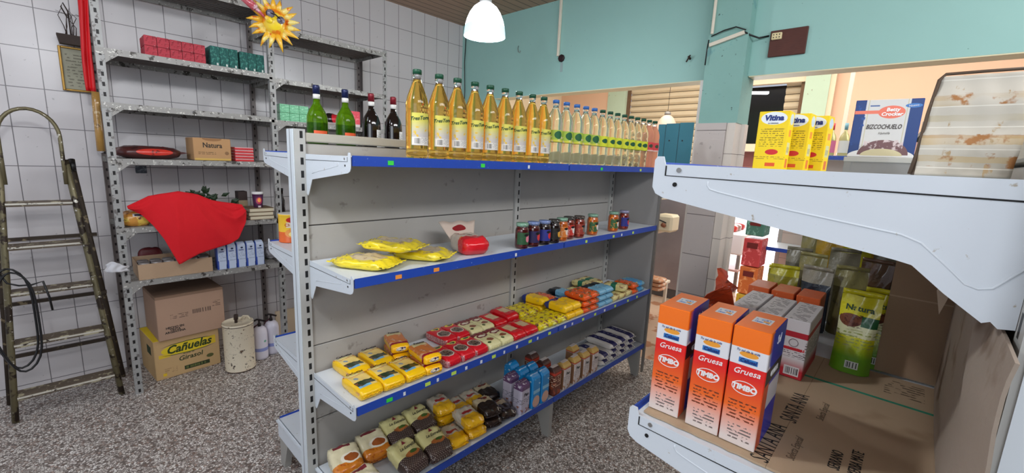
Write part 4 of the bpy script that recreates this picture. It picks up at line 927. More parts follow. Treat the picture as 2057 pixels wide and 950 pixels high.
nat = mat('yellow_green_pouch', (214, 206, 30), .3, coat=.4, bump=(30, .3), layers=[('grad', 'z', .085, .035, None, rgb(96, 150, 30)), ('r', {'z': (.080, .118)}, rgb(214, 214, 170)), ('e', 'yz', (.012, .115), (.020, .014), {}, rgb(120, 70, 50)), ('n', 120, .55, {'z': (.1, .128), 'y': (-.008, .032)}, rgb(84, 44, 36)),
     ('r', {'z': (.104, .126), 'y': (-1, -.006)}, rgb(24, 84, 44)), ('print', 'z', .007, {'z': (.055, .095)}, rgb(150, 160, 80)), ('r', {'z': (.012, .028), 'y': (-.015, .008)}, rgb(206, 210, 206)), ('bars', 'y', .0018, {'z': (.014, .026), 'y': (-.013, .006)}, rgb(50, 60, 50))])
pouch('natura_pouch', 'yellow to green pouch reading Natura beside the brown cardboard', (1.155, .052, SZ+.0045), .0, .070, .168, .042, nat, 'yellow green pouches', [('Natura', .017, green_ink, (.0, .142), .0)])
pouch('natura_pouch', 'second yellow to green pouch, mostly hidden behind the cardboard divider', (1.232, .018, SZ+.001), .1, .070, .168, .042, nat, 'yellow green pouches')
def pm_(name, top, body, spots): return mat(name, body, .3, coat=.5, bump=(26, .5), layers=[('r', {'z': (.13, 1)}, rgb(top)), ('n', 24, .56, {'z': (.02, .13)}, rgb(spots)), ('r', {'z': (.03, .06), 'y': (-.02, .01)}, rgb(40, 50, 70))])
P = {'olive': pm_('olive_pouch', (150, 142, 90), (98, 90, 54), (70, 64, 44)), 'yellow': pm_('bright_yellow_pouch', (196, 188, 34), (150, 142, 40), (70, 84, 50)), 'amber': pm_('amber_pouch', (176, 140, 26), (146, 80, 26), (90, 50, 24)),
     'grey': pm_('grey_pouch', (140, 134, 112), (108, 102, 86), (60, 56, 54)), 'brown': pm_('brown_pouch', (110, 80, 60), (96, 66, 44), (150, 120, 90)), 'navy': pm_('navy_pouch', (146, 140, 122), (28, 40, 54), (50, 70, 80)), 'maroon': pm_('maroon_pouch', (90, 40, 50), (90, 30, 40), (170, 120, 120))}
PD = [(1.42, .245, 'yellow', 'small bright yellow pouch with green print, front left', .150), (1.40, .165, 'navy', 'pale pouch with navy lower half, front middle', .165), (1.43, .095, 'olive', 'olive pouch in front, beside the yellow green one', .175),
      (1.50, .266, 'yellow', 'bright yellow pouch at the shelf front edge, leftmost', .130), (1.56, .200, 'olive', 'olive pouch in the second row, left one', .175), (1.54, .125, 'grey', 'crinkled grey pouch in the second row, middle', .205), (1.52, .050, 'brown', 'brown pouch in the second row, right one', .190),
      (1.67, .255, 'grey', 'crinkled grey pouch in the third row, leftmost', .170), (1.69, .182, 'amber', 'amber pouch with yellow top in the third row', .225), (1.66, .110, 'yellow', 'bright yellow pouch in the third row, middle', .215), (1.68, .034, 'grey', 'crinkled grey pouch in the third row, right one', .215),
      (1.80, .240, 'olive', 'olive pouch in the fourth row, left one', .21), (1.81, .160, 'brown', 'brown pouch in the fourth row, middle', .22), (1.80, .080, 'amber', 'amber pouch in the fourth row, right one', .21), (1.80, .0, 'maroon', 'maroon pouch in the fourth row by the back panel', .23),
      (1.97, .230, 'amber', 'amber pouch in the last row, left one', .24), (1.97, .140, 'maroon', 'maroon pouch in the last row, middle', .25), (1.97, .050, 'grey', 'crinkled grey pouch in the last row, right one', .24)]
for i, (x, y, k, s, h) in enumerate(PD):
    pouch(k+'_pouch', s+' of the near right shelf', (x, y, SZ), [.1, -.15, .2, .05, -.1, .25, -.2][i % 7], .072, h, .05, P[k], 'assorted pouches on the right shelf')
# cardboard divider and side lining
cb = mat('dim_cardboard', (158, 132, 106), .85, var=(4, .07), bump=(150, .06), layers=[('r', {'z': (.175, .178)}, rgb(180, 156, 130))])
o = MB().prism([(-.098, 0), (.012, 0), (.012, .40), (-.098, .40)], .004, Matrix(((0, 0, 1, 1.205), (1, 0, 0, 0), (0, 1, 0, SZ), (0, 0, 0, 1)))).build('cardboard_divider', cb)
me = o.data
for v in me.vertices: v.co.x -= 1.207; v.co.z -= SZ; v.co.z += .0045
o.location = (1.207, 0, SZ); tag(o, 'upright brown cardboard flap standing across the right shelf behind the pouches', 'cardboard')
t = thing('cardboard_lining', 'grey-brown bent cardboard leaning along the back of the near right shelf', 'cardboard', (.93, -.085, SZ+.0045))
cb2 = mat('greyish_cardboard', (152, 138, 124), .85, var=(5, .08), bump=(120, .08), layers=[('n', 5, .56, None, rgb(122, 104, 88))])
def lin(u, v):
    x = -.375+.64*u; z = v*min(.385, .267+max(0, u-.30)*1.2)
    b = .014*math.sin(u*5.2+.6)*math.sin(PI*min(1, v*1.2))+.005*math.sin(v*9+u*3)
    return (x, -.0015+max(0, b), z)
MB().grid(lin, 22, 16, sm=False).build('bent_sheet', cb2, t, solid=.003)
MB().prism([(0, 0), (.010, .045), (0, .09), (-.010, .05)], .0025, Matrix(((.3, 0, 1, .232), (1, 0, 0, .020), (0, 1, 0, .16), (0, 0, 0, 1)))).build('torn_tab', mat('pale_torn_card', (214, 196, 172), .8), t)

# on top of the near right unit
TZ = 1.583
def vit():
    n = NT('yellow_semolina_box'); n.c = rgb(236, 204, 20)
    for L in [('e', 'yz', (.0, .1145), (.026, .014), {'x': (-1, -.02)}, rgb(226, 232, 236)), ('print', 'z', .0048, {'z': (.052, .092), 'y': (-.024, .024), 'x': (-1, -.02)}, rgb(150, 124, 20)), ('e', 'yz', (-.004, .040), (.013, .0062), {'x': (-1, -.02)}, rgb(200, 40, 40)),
              ('print', 'z', .004, {'z': (.022, .032), 'x': (-1, -.02)}, rgb(170, 140, 30)), ('r', {'z': (.008, .016), 'y': (-.014, .006), 'x': (-1, -.02)}, rgb(214, 80, 30)),
              ('e', 'xz', (.0, .113), (.016, .012), {'y': (-1, -.03)}, rgb(190, 206, 214)), ('r', {'x': (-.012, .008), 'z': (.075, .090), 'y': (-1, -.03)}, rgb(226, 140, 60)), ('r', {'x': (-.014, .012), 'z': (.035, .062), 'y': (-1, -.03)}, rgb(206, 206, 150)), ('bars', 'x', .002, {'x': (-.012, .010), 'z': (.040, .052), 'y': (-1, -.03)}, rgb(80, 80, 90)), ('r', {'x': (-.010, .010), 'z': (.006, .026), 'y': (-1, -.03)}, rgb(214, 110, 60))]: n.layer(L)
    n.t.links.new(n.c, n.b.inputs['Base Color']); n.b.inputs['Roughness'].default_value = .4
    return n.m
vm = vit(); vp = None
for i, (x, y, s) in enumerate([(1.150, .262, 'front one'), (1.215, .232, 'middle one'), (1.275, .205, 'back one')]):
    L = 'bright yellow semolina box on top of the right shelving, %s of three' % s
    if vp is None:
        vp = t = thing('semolina_box', L, 'box', (x, y, TZ), .0, 'yellow semolina boxes')
        MB().rbox(-.022, .022, -.031, .031, 0, .130, .0012).build('carton', vm, t)
        text('Vitina', .0165, blue_ink, t, (-.0225, 0, .1150), '-x', .15, 0, bold=.0007); text('LA ORIGINAL', .0035, black_ink, t, (-.0225, 0, .1035), '-x', 0, 0)
    else: dup(vp, None, (x, y, TZ), -.05*i, label=L)
# grey riser and cake-mix box
t = thing('metal_riser', 'low grey metal riser under the cake mix box', 'riser', (1.44, .085, TZ))
gm = mat('dull_grey_metal', (140, 140, 138), .5, .2, var=(8, .08))
MB().rbox(-.05, .09, -.115, .068, .030, .042, .0015).build('riser_top', mat('pale_grey_edge', (178, 178, 172), .5), t)
MB().box(-.046, -.040, -.110, .066, 0, .030).box(-.048, .085, .052, .066, 0, .030).build('riser_frame', gm, t)
def biz():
    n = NT('cake_mix_box'); n.c = rgb(206, 206, 204)
    for L in [('r', {'y': (.042, 1), 'x': (-1, -.014)}, rgb(22, 58, 120)), ('r', {'y': (-1, -.040), 'x': (-1, -.014)}, rgb(22, 58, 120)), ('n', 90, .62, {'x': (-1, -.014), 'y': (.04, 1)}, rgb(30, 76, 150)),
              ('r', {'y': (.036, .0375), 'x': (-1, -.014)}, rgb(190, 184, 150)), ('r', {'y': (-.036, -.0345), 'x': (-1, -.014)}, rgb(190, 184, 150)),
              ('r', {'y': (-.005, .062), 'z': (.1045, .1125), 'x': (-1, -.014)}, rgb(226, 120, 96)), ('e', 'yz', (-.008, .108), (.025, .015), {'x': (-1, -.014)}, rgb(228, 116, 92)),
              ('e', 'yz', (-.046, .122), (.015, .005), {'x': (-1, -.014)}, rgb(60, 120, 190)), ('r', {'z': (.122, .125), 'y': (.016, .034), 'x': (-1, -.014)}, rgb(60, 90, 150)),
              ('e', 'yz', (.0, .002), (.064, .020), {'x': (-1, -.014)}, rgb(226, 226, 226)), ('e', 'yz', (-.004, .006), (.048, .036), {'x': (-1, -.014), 'z': (.006, .2)}, rgb(112, 78, 80)), ('n', 70, .54, {'x': (-1, -.014), 'z': (.018, .042), 'y': (-.040, .034)}, rgb(206, 190, 190)),
              ('e', 'yz', (-.002, .004), (.040, .017), {'x': (-1, -.014), 'z': (.004, .2)}, rgb(206, 196, 156)),
              ('r', {'y': (.0625, 1), 'z': (.09, .125)}, rgb(232, 160, 130)), ('print', 'z', .004, {'y': (.0625, 1), 'z': (.02, .08)}, rgb(150, 110, 100))]: n.layer(L)
    n.t.links.new(n.c, n.b.inputs['Base Color']); n.b.inputs['Roughness'].default_value = .4
    return n.m
t = thing('cake_mix_box', 'white and blue cake mix box reading Bizcochuelo with a chocolate cake slice picture', 'box', (1.42, .0865, TZ+.0425), .07)
MB().rbox(-.016, .016, -.063, .063, 0, .138, .0012).build('carton', biz(), t)
text('BIZCOCHUELO', .0150, mat('brown_black_print', (44, 30, 26), .6), t, (-.0165, .002, .073), '-x', .2, 0, bold=.0002, sx=.64)
text('Vainilla', .008, mat('grey_script', (120, 116, 110), .6), t, (-.0165, .0, .058), '-x', .5, 0)
text('Betty', .0115, white_ink, t, (-.0165, -.010, .1135), '-x', .1, 0, bold=.0004); text('Crocker', .0115, white_ink, t, (-.0165, -.009, .1030), '-x', .1, 0, bold=.0004)
text('Nuevo', .0065, white_ink, t, (-.0165, -.046, .1220), '-x', 0, .12)
# rusty sheet
def rusty():
    n = NT('rust_stained_sheet'); n.c = rgb(200, 194, 180)
    n.layer(('n', 6, .60, None, rgb(178, 172, 158)))
    for zc, h, c in ((.100, .0035, (176, 138, 80)), (.095, .006, (190, 164, 116)), (.074, .004, (188, 176, 146)), (.0505, .0022, (160, 112, 66)), (.046, .006, (192, 166, 120)), (.022, .004, (190, 168, 126))):
        nz = n.noise(26, 4, .6, (1, 1, 2.2)); w = n.rng(n.ma('ADD', n.ax['z'], n.ma('MULTIPLY', nz, .006)), zc-h+.003, zc+h+.003)
        n.c = n.mix(n.ma('MULTIPLY', w, n.ma('MINIMUM', n.ma('MAXIMUM', n.ma('MULTIPLY', n.ma('SUBTRACT', n.noise(14, 3, .5, (1, .5, 1)), .30), 4.0), 0.0), .75)), n.c, rgb(c))
    for za, zb in ((.090, .106), (.040, .054), (.012, .030)): n.layer(('n', 34, .60, {'z': (za, zb)}, rgb(164, 112, 62)))
    for yc in (-.030, -.070): n.layer(('n', 50, .62, {'y': (yc-.004, yc+.004)}, rgb(176, 150, 112)))
    for zc in (.122, .088, .062, .034, .010): n.layer(('r', {'z': (zc, zc+.0012)}, rgb(222, 218, 206)))
    n.layer(('n', 130, .76, None, rgb(80, 68, 58)))
    n.layer(('r', {'y': (-.0035+.0, 1)}, rgb(84, 70, 58)))
    n.t.links.new(n.c, n.b.inputs['Base Color']); n.b.inputs['Roughness'].default_value = .6
    return n.m
t = thing('stained_tin_sheet', 'rust-stained off-white ribbed metal sheet standing on top of the near right shelving', 'metal sheet', (.80, .012, TZ+.001))
mb = MB()
def tin(u, v):
    z = v*.128; y0 = -.0008*0-.010*v; y = y0-u*.090
    return (.0022*math.sin(z*118)+.001*math.sin(u*20+v*9)-.0+.014*v, y, z)
mb.grid(tin, 20, 44)
mb.build('ribbed_sheet', rusty(), t, solid=.003)
MB().tube([(0, .0015, .001), (.004, -.002, .03), (.008, -.0045, .08), (.0135, -.009, .124), (.016, -.014, .131), (.016, -.05, .1315), (.016, -.101, .1315)], .0022, 6).build('rolled_rim', mat('dark_brown_rim', (88, 72, 58), .6, .2), t)

# ------------------------------------------------------------------ things on the steel rack and along the tiled wall
RY = YF+.006
def blister(name, label, loc, nx, nz, w, h, d, m, grp=None, cat='pack'):
    t = thing(name, label, cat, loc, 0, grp)
    for i in range(nx):
        for j in range(nz):
            o = MB().rbox(-w/2+.001, w/2-.001, 0, d, 0, h-.0015, .002).build('small_box', m, t, ((i-nx/2+.5)*w, 0, j*h))
    MB().grid(lambda u, v: ((u-.5)*nx*w*1.01, -.002-.0015*math.sin(u*31)*math.sin(v*9), v*nz*h*1.01), 24, 6).build('film', mat('clear_film', (250, 250, 250), .12, spec=.15, trans=.9, ior=1.05, alpha=.10), t)
    return t
pinkm = mat('pink_red_box', (186, 62, 74), .6, spec=.2, layers=[('n', 50, .55, None, rgb(150, 44, 56)), ('n', 90, .66, None, rgb(236, 180, 180))])
tealm = mat('dark_teal_box', (36, 92, 86), .6, spec=.2, layers=[('n', 50, .55, None, rgb(70, 140, 126)), ('r', {'z': (.008, .022), 'x': (.006, .016), 'y': (-1, .002)}, rgb(214, 220, 214))])
mintm = mat('mint_green_box', (128, 206, 158), .35, coat=.5, layers=[('n', 60, .55, None, rgb(160, 224, 184)), ('print', 'z', .012, {'y': (-1, .002)}, rgb(96, 176, 130))])
redm = mat('striped_red_box', (206, 48, 54), .35, coat=.5, layers=[('slot', 'z', .017, .25, {'y': (-1, .002)}, rgb(222, 190, 190))])
blister('pink_box_pack', 'wrapped pack of small pinkish red boxes on the upper left rack shelf', (.592, RY+.03, 2.0885), 5, 2, .0605, .058, .16, pinkm)
blister('teal_box_pack', 'wrapped pack of dark teal boxes on the upper left rack shelf, left one', (.847, RY+.03, 2.0885), 3, 1, .052, .125, .16, tealm, 'dark teal packs')
blister('teal_box_pack', 'wrapped pack of dark teal boxes on the upper rack shelf, right one by the post', (1.010, RY+.03, 2.0885), 3, 1, .050, .122, .16, tealm, 'dark teal packs')
blister('mint_box_pack', 'pack of mint green boxes in two layers behind the green wine bottles', (1.268, RY+.02, 1.7805), 3, 2, .068, .060, .13, mintm)
t = blister('mint_box_pack', 'single mint green box seen right of the left green wine bottle', (1.412, RY+.02, 1.7805), 1, 2, .07, .055, .13, mintm)
o = MB().grid(lambda u, v: ((u-.5)*.20, .10*math.sin(PI*v)*(.6+.4*math.sin(PI*u)), .105*math.sin(PI*v*.5)*(1-.6*abs(2*u-1)**2)), 14, 10)
o = sellipsoid(.22, .16, .10, p=3, wr=.01, seed=9).build('red_black_bag', mat('red_black_bag_print', (30, 22, 22), .3, coat=.5, layers=[('e', 'xz', (.04, .05), (.06, .045), {}, rgb(206, 40, 50)), ('r', {'z': (0, .02)}, rgb(222, 206, 206))]))
o.location = (1.565, RY+.10, 1.781); tag(o, 'red and black bag on the rack shelf between the two green wine bottles', 'food bag')
o = MB().rbox(-.05, .05, 0, .12, 0, .125, .002).build('red_pink_box', mat('red_pink_carton', (226, 78, 92), .4, layers=[('n', 40, .58, None, rgb(240, 150, 150)), ('r', {'z': (0, .022)}, rgb(226, 214, 214))]))
o.location = (1.732, RY+.02, 1.781); tag(o, 'red and pink box on the rack shelf left of the dark wine bottles', 'box')
blister('red_striped_pack', 'red striped pack on the middle rack shelf beside the Natura carton', (.925, RY+.02, 1.4805), 1, 5, .115, .0195, .12, redm)
# carton with Natura print
t = thing('natura_carton', 'small brown carton reading Natura on the middle rack shelf', 'box', (.742, RY+.03, 1.481), 0)
MB().rbox(-.105, .105, 0, .22, 0, .145, .003).build('carton', mat('kraft_carton', (184, 142, 98), .75, var=(6, .06), layers=[('r', {'z': (0, .014), 'x': (-.1, .1)}, rgb(206, 170, 90)), ('e', 'xz', (.0, .142), (.055, .016), {'y': (-1, .01)}, rgb(150, 108, 70)), ('print', 'z', .01, {'z': (.04, .06), 'x': (-.08, .02), 'y': (-1, .01)}, rgb(120, 90, 60)), ('e', 'xz', (.08, .05), (.012, .012), {'y': (-1, .01)}, rgb(140, 104, 70))]), t)
text('Natura', .045, black_ink, t, (.0, -.0005, .098), '-y', 0, 0, bold=.0008, sx=.85)
# dark pet-food style bag lying
t = thing('red_brown_sack', 'dark red-brown glossy sack lying flat on the middle rack shelf', 'bag', (.424, RY+.16, 1.481), 0)
sellipsoid(.325, .24, .085, p=3.0, wr=.006, seed=3, n=(18, 12, 6)).build('sack', mat('dark_maroon_sack', (84, 40, 38), .35, coat=.4, layers=[('e', 'xz', (.02, .042), (.09, .020), {'y': (-1, -.02)}, rgb(206, 56, 44)), ('n', 20, .62, None, rgb(50, 30, 30))]), t)
MB().prism([(.150, .03), (.200, .042), (.150, .05)], .10, Matrix(((1, 0, 0, 0), (0, 0, -1, .05), (0, 1, 0, 0), (0, 0, 0, 1)))).build('sack_tip', mat('dark_maroon_sack', (84, 40, 38)), t)
# shelf at 1.07: bag, cloth over a plant, cup on books, cans
t = thing('chips_bag', 'yellow and brown snack bag under the red cloth at the left post', 'food bag', (.325, RY+.10, 1.0705), 0)
sellipsoid(.145, .16, .10, p=4, wr=.01, seed=2).build('bag', mat('yellow_brown_snack', (214, 150, 66), .3, coat=.5, layers=[('n', 16, .54, {'z': (0, .06)}, rgb(236, 200, 90)), ('n', 30, .60, {'z': (.04, 1)}, rgb(120, 60, 40)), ('r', {'z': (.062, .078), 'x': (-.02, .05)}, rgb(226, 226, 226)), ('r', {'z': (.066, .074), 'x': (-.012, .04)}, rgb(30, 30, 40))]), t)
for i in range(1):
    t = thing('plant_basket', 'dark basket with leafy plant hidden under the red cloth', 'plant', (.66, 3.615, 1.0705), 0)
    MB().lathe([(.07, 0), (.09, .05), (.10, .09), (.09, .095)], 20, 0, sq=(1.6, .75)).build('basket', mat('dark_wicker', (50, 34, 28), .8, bump=(60, .6)), t)
    r3 = random.Random(4)
    for k in range(22):
        a = r3.uniform(-.05, 1.0); x = .02+.24*a; L = r3.uniform(.045, .065); ang = r3.uniform(-1.2, 1.2)
        p0 = Vector((x-.03, r3.uniform(-.02, .05), .115+.06*(1-a)+r3.uniform(-.03, .02)))
        d = Vector((math.sin(ang), -.2, math.cos(ang)*.6+.15)).normalized(); sd = d.cross(Vector((0, 1, .2))).normalized()
        pts = [p0, p0+d*L*.4+sd*.016, p0+d*L, p0+d*L*.4-sd*.016, p0+d*L*.45+Vector((0, -.006, 0))]
        MB().add(pts, [(0, 1, 4), (1, 2, 4), (2, 3, 4), (3, 0, 4)]).build('leaf', mat('dark_leaf', (36, 58, 34), .5), t, solid=.001)
redc = mat('red_felt_cloth', (206, 14, 28), .85, var=(3, .05), bump=(220, .15))
TOPS = [(.281, 1.198), (.383, 1.258), (.530, 1.286), (.631, 1.262), (.709, 1.220), (.80, 1.200), (.880, 1.183)]
BOTS = [(.281, 1.19), (.340, 1.150), (.392, 1.076), (.433, .994), (.464, .905), (.491, .828), (.56, .862), (.605, .883), (.66, .898), (.717, .913), (.78, .930), (.837, .955), (.889, 1.063), (.898, 1.125)]
def poly(P, s):
    n = len(P)-1; f = min(n-1e-6, max(0, s*n)); i = int(f); k = f-i
    return (P[i][0]*(1-k)+P[i+1][0]*k, P[i][1]*(1-k)+P[i+1][1]*k)
def cloth(u, v):
    if v < .22:
        k = v/.22; x, z = poly(TOPS, u); return (x+.02*(1-k), 3.52-.09*k-.04*math.sin(PI*u)*k, z-.012*(1-k)*(1-k)-.03*(1-k)*abs(math.sin(u*14))*.4)
    k = (v-.22)/.78
    xt, zt = poly(TOPS, u); xb, zb = poly(BOTS, u)
    x = xt+(xb-xt)*k; z = zt+(zb-zt)*k
    fold = .046*(abs(math.sin((x-.50)*15/(.35+k)))-.5)*k**.7+.012*math.sin(x*17+z*6+1)
    y = 3.43-.04*math.sin(PI*u)-.050*math.sin(min(1, k*1.3)*PI/2)+fold*.8-.01
    return (x, min(y, 3.398), z)
t = thing('red_cloth', 'bright red cloth draped over the plant and hanging down from the rack shelf', 'cloth', (.59, 3.40, 1.07))
MB().grid(cloth, 60, 40, M=Matrix.Translation((-.59, -3.40, -1.07))).build('draped_fabric', redc, t, solid=.002)
bk = mat('cream_page_edges', (206, 196, 170), .7, bump=(6, .2, (1, 1, 60)), layers=[])
for j in range(3):
    o = thing('book', 'thin pale-edged book under the purple cup, %s of three in the pile' % ['bottom', 'middle', 'top'][j], 'book', (1.005, 3.50, 1.0705+.0275*j), [.03, -.04, .02][j], 'books under the cup')
    MB().rbox(-.078, .078, -.085, .085, .002, .0245, .001).build('pages', bk, o)
    MB().box(-.081, .081, -.088, .088, 0, .002).box(-.081, .081, -.088, .088, .0245, .0265).build('cover', mat('brown_book_cover', (120, 96, 70), .6), o)
t = thing('paper_cup', 'purple cup with white lid and orange emblem standing on the books', 'cup', (1.0, 3.47, 1.1535))
MB().lathe([(.028, 0), (.029, .003), (.035, .095)], 24).build('cup_body', mat('purple_cup_print', (70, 30, 66), .4, layers=[('e', 'xz', (.0, .050), (.020, .026), {'y': (-1, 0)}, rgb(176, 40, 80)), ('e', 'xz', (.0, .054), (.011, .016), {'y': (-1, 0)}, rgb(236, 150, 60)), ('r', {'z': (0, .014), 'x': (-.008, .010)}, rgb(226, 210, 214))]), t)
MB().lathe([(.037, .0955), (.037, .108), (.033, .112), (.02, .112)], 24).build('cup_lid', mat('white_cup_lid', (232, 232, 230), .4), t)
o = MB().rbox(-.03, .03, -.04, .04, 0, .185, .002).build('beige_box', mat('beige_board', (150, 132, 104), .7, layers=[('r', {'z': (.12, 1)}, rgb(50, 36, 34))])); o.location = (.945, 3.66, 1.071); tag(o, 'narrow beige box with dark top standing behind the purple cup', 'box')
for i, (x, h) in enumerate([(1.175, .17), (1.215, .185)]):
    t = thing('dark_bottle', 'small dark bottle at the back of the rack shelf, %s one right of the cup' % ['left', 'right'][i], 'bottle', (x, 3.62, 1.071), 0, 'small dark bottles')
    MB().lathe([(.017, 0), (.018, .01), (.018, h*.6), (.008, h*.75), (.008, h)], 14).build('glass_body', mat('dark_bottle_glass', (34, 26, 24), .2), t)
    MB().lathe([(.010, h+.0005), (.010, h+.02)], 12).build('cap', black_plastic, t)
# shelf at .735: cardboard tray, milk cartons, wrapped white bundle, cans
t = thing('cardboard_tray', 'low brown cardboard tray of wrapped cans on the lower rack shelf', 'box', (.490, RY+.004, .7355), -.0)
MB().box(-.19, .195, 0, .003, 0, .098).box(-.19, -.187, .003, .28, 0, .098).box(.192, .195, .003, .28, 0, .098).box(-.187, .192, .277, .28, 0, .098).box(-.187, .192, .003, .277, 0, .003).build('tray', card, t)
for i in range(6):
    for j in range(2):
        c = thing('tin_can', 'grey-topped can in the cardboard tray, %s from the left in the %s row' % (ORD[i], ['front', 'back'][j]), 'can', (.335+i*.062, RY+.040+j*.066, .7395), 0, 'cans in the cardboard tray')
        MB().lathe([(.028, 0), (.0295, .003), (.0295, .095), (.027, .100)], 16).build('can_body', mat('grey_can', (150, 144, 142), .4, .5, layers=[('r', {'z': (.0, .09)}, rgb(96, 84, 88))]), c)
milk = mat('blue_white_carton', (196, 208, 230), .4, coat=.3, layers=[('r', {'x': (-1, -.022)}, rgb(60, 90, 170)), ('r', {'z': (0, .06), 'x': (-1, -.018)}, rgb(40, 70, 160)), ('print', 'z', .012, {'z': (.05, .11), 'x': (-.015, .025)}, rgb(150, 164, 190)), ('e', 'xz', (.005, .140), (.008, .006), {}, rgb(40, 50, 80)), ('r', {'z': (.0, .03), 'x': (.024, 1)}, rgb(70, 100, 180))])
for i in range(5):
    brick('milk_carton', 'blue and white milk carton on the lower rack shelf, %s from the left' % ORD[i], 'carton', (.744+i*.0595, RY+.046, .7358), 0, .057, .060, .175, milk, 'milk cartons in a row', words=[('Leche', .012, blue_ink, .125, '-y', 0)])
t = thing('plastic_bundle', 'crumpled clear plastic bag at the end of the lower rack shelf', 'bag', (1.115, RY+.19, .7355), 0)
sellipsoid(.14, .16, .15, p=2.6, wr=.022, seed=8, n=(14, 14, 8)).build('film_bag', mat('crumpled_clear_film', (190, 188, 194), .15, coat=.8, bump=(30, .9)), t)
t = thing('red_pouch_case', 'dark red case behind the cardboard tray on the lower rack shelf', 'case', (.40, RY+.33, .7355))
sellipsoid(.13, .06, .145, p=4).build('case_body', mat('dark_red_vinyl', (96, 24, 30), .4), t)
# big cartons on the floor
t = thing('girasol_carton', 'tan carton reading Cañuelas Girasol on the floor under the rack', 'box', (.512, 3.712, 0), .09)
kc = mat('tan_carton', (198, 164, 116), .75, var=(4, .05), layers=[('e', 'xz', (.005, .195), (.155, .043), {'y': (-1, -.17)}, rgb(226, 200, 40)), ('r', {'x': (-.165, -.10), 'z': (.15, .175), 'y': (-1, -.17)}, rgb(222, 190, 50)), ('r', {'x': (.11, .165), 'z': (.17, .23), 'y': (-1, -.17)}, rgb(222, 190, 50)), ('r', {'x': (-.03, .12), 'z': (.028, .056), 'y': (-1, -.17)}, rgb(48, 60, 34)),
     ('bars', 'x', .004, {'x': (-.02, .10), 'z': (.034, .05), 'y': (-1, -.17)}, rgb(120, 130, 70)), ('print', 'z', .014, {'x': (-.14, -.07), 'z': (.03, .07), 'y': (-1, -.17)}, rgb(160, 130, 90)), ('e', 'xz', (.125, .085), (.022, .014), {'y': (-1, -.17)}, rgb(90, 92, 50)), ('r', {'z': (.2785, 1), 'x': (-1, -.12)}, rgb(226, 196, 40)), ('r', {'x': (-1, -.184), 'z': (.16, .22), 'y': (-.1, .0)}, rgb(50, 64, 40)), ('r', {'x': (-.15, -.13), 'z': (.02, .04), 'y': (-1, -.17)}, rgb(226, 190, 40))])
MB().rbox(-.188, .188, -.175, .175, 0, .280, .003).build('carton', kc, t)
text('Cañuelas', .078, mat('olive_green_print', (44, 62, 30), .6), t, (.006, -.1755, .197), '-y', .3, .02, bold=.0022, sx=.92)
text('Girasol', .046, mat('olive_green_print', (44, 62, 30)), t, (.01, -.1755, .118), '-y', .2, .03, bold=.0008, sx=1.05); text('Aceite de', .017, mat('olive_green_print', (44, 62, 30)), t, (.0, -.1755, .148), '-y', .2, .03)
MB().prism([(-.158, 0), (-.1, .012), (.0, .017), (.1, .012), (.158, 0), (.1, .008), (0, .0125), (-.1, .008)], .0004, Matrix(((1, 0, 0, .005), (0, 0, -1, -.1752), (0, 1, 0, .222), (0, 0, 0, 1)))).build('logo_arc', mat('olive_green_print', (44, 62, 30)), t)
MB().prism([(-.158, 0), (-.1, -.012), (.0, -.017), (.1, -.012), (.158, 0), (.1, -.008), (0, -.0125), (-.1, -.008)], .0004, Matrix(((1, 0, 0, .005), (0, 0, -1, -.1752), (0, 1, 0, .168), (0, 0, 0, 1)))).build('logo_arc', mat('olive_green_print', (44, 62, 30)), t)
t = thing('plain_carton', 'plain brown carton with black print stacked on the Cañuelas carton', 'box', (.552, 3.690, .2812), .06)
pc = mat('plain_brown_carton', (172, 140, 118), .8, var=(4, .05), layers=[('bars', 'x', .0035, {'x': (.0, .11), 'z': (.150, .180), 'y': (-1, -.17)}, rgb(70, 54, 50)), ('print', 'z', .012, {'x': (-.12, -.02), 'z': (.135, .17), 'y': (-1, -.17)}, rgb(110, 86, 74)), ('print', 'z', .012, {'x': (.12, .17), 'z': (.175, .215), 'y': (-1, -.17)}, rgb(110, 86, 74)), ('r', {'z': (.286, 1)}, rgb(140, 112, 92))])
MB().rbox(-.192, .192, -.18, .18, 0, .305, .003).build('carton', pc, t)
for z, s in ((.082, 'HECHO EN'), (.066, 'TINTA'), (.050, 'ARGENTINA')): text(s, .020, black_ink, t, (-.10, -.1805, z), '-y', 0, .02, bold=.0006)
# drum and extinguisher-like cylinders
t = thing('rusty_drum', 'rusty off-white metal drum standing on the floor beside the cartons', 'drum', (.800, 3.385, 0))
rm = mat('chipped_cream_enamel', (216, 204, 180), .5, layers=[('n', 26, .64, None, rgb(60, 44, 36)), ('n', 60, .66, None, rgb(110, 84, 60)), ('r', {'z': (.335, .340)}, rgb(70, 54, 44)), ('n', 12, .62, {'z': (0, .03)}, rgb(90, 56, 34)), ('r', {'z': (0, .008)}, rgb(80, 56, 40))], bump=(26, .4))
MB().lathe([(.092, 0), (.098, .006), (.094, .014), (.095, .33), (.098, .336), (.098, .345), (.095, .352)], 36, cap=False).build('drum_body', rm, t)
MB().lathe([(.001, .346), (.088, .344), (.092, .352), (.096, .353)], 36, cap=False).build('drum_top', rm, t)
MB().lathe([(.096, .001), (.001, .001)], 30, cap=False).build('drum_bottom', rm, t)
MB().tube([(-.01, 0, .346), (-.01, 0, .40)], .010, 8).tube([(-.01, 0, .37), (-.008, .0, .405)], .014, 8).build('valve_stub', mat('dark_rust', (54, 40, 34), .8), t)
MB().tube([(.03, .04, .348), (.045, .04, .372), (.07, .02, .372), (.08, .0, .350)], .006, 6).build('drum_handle', rm, t)
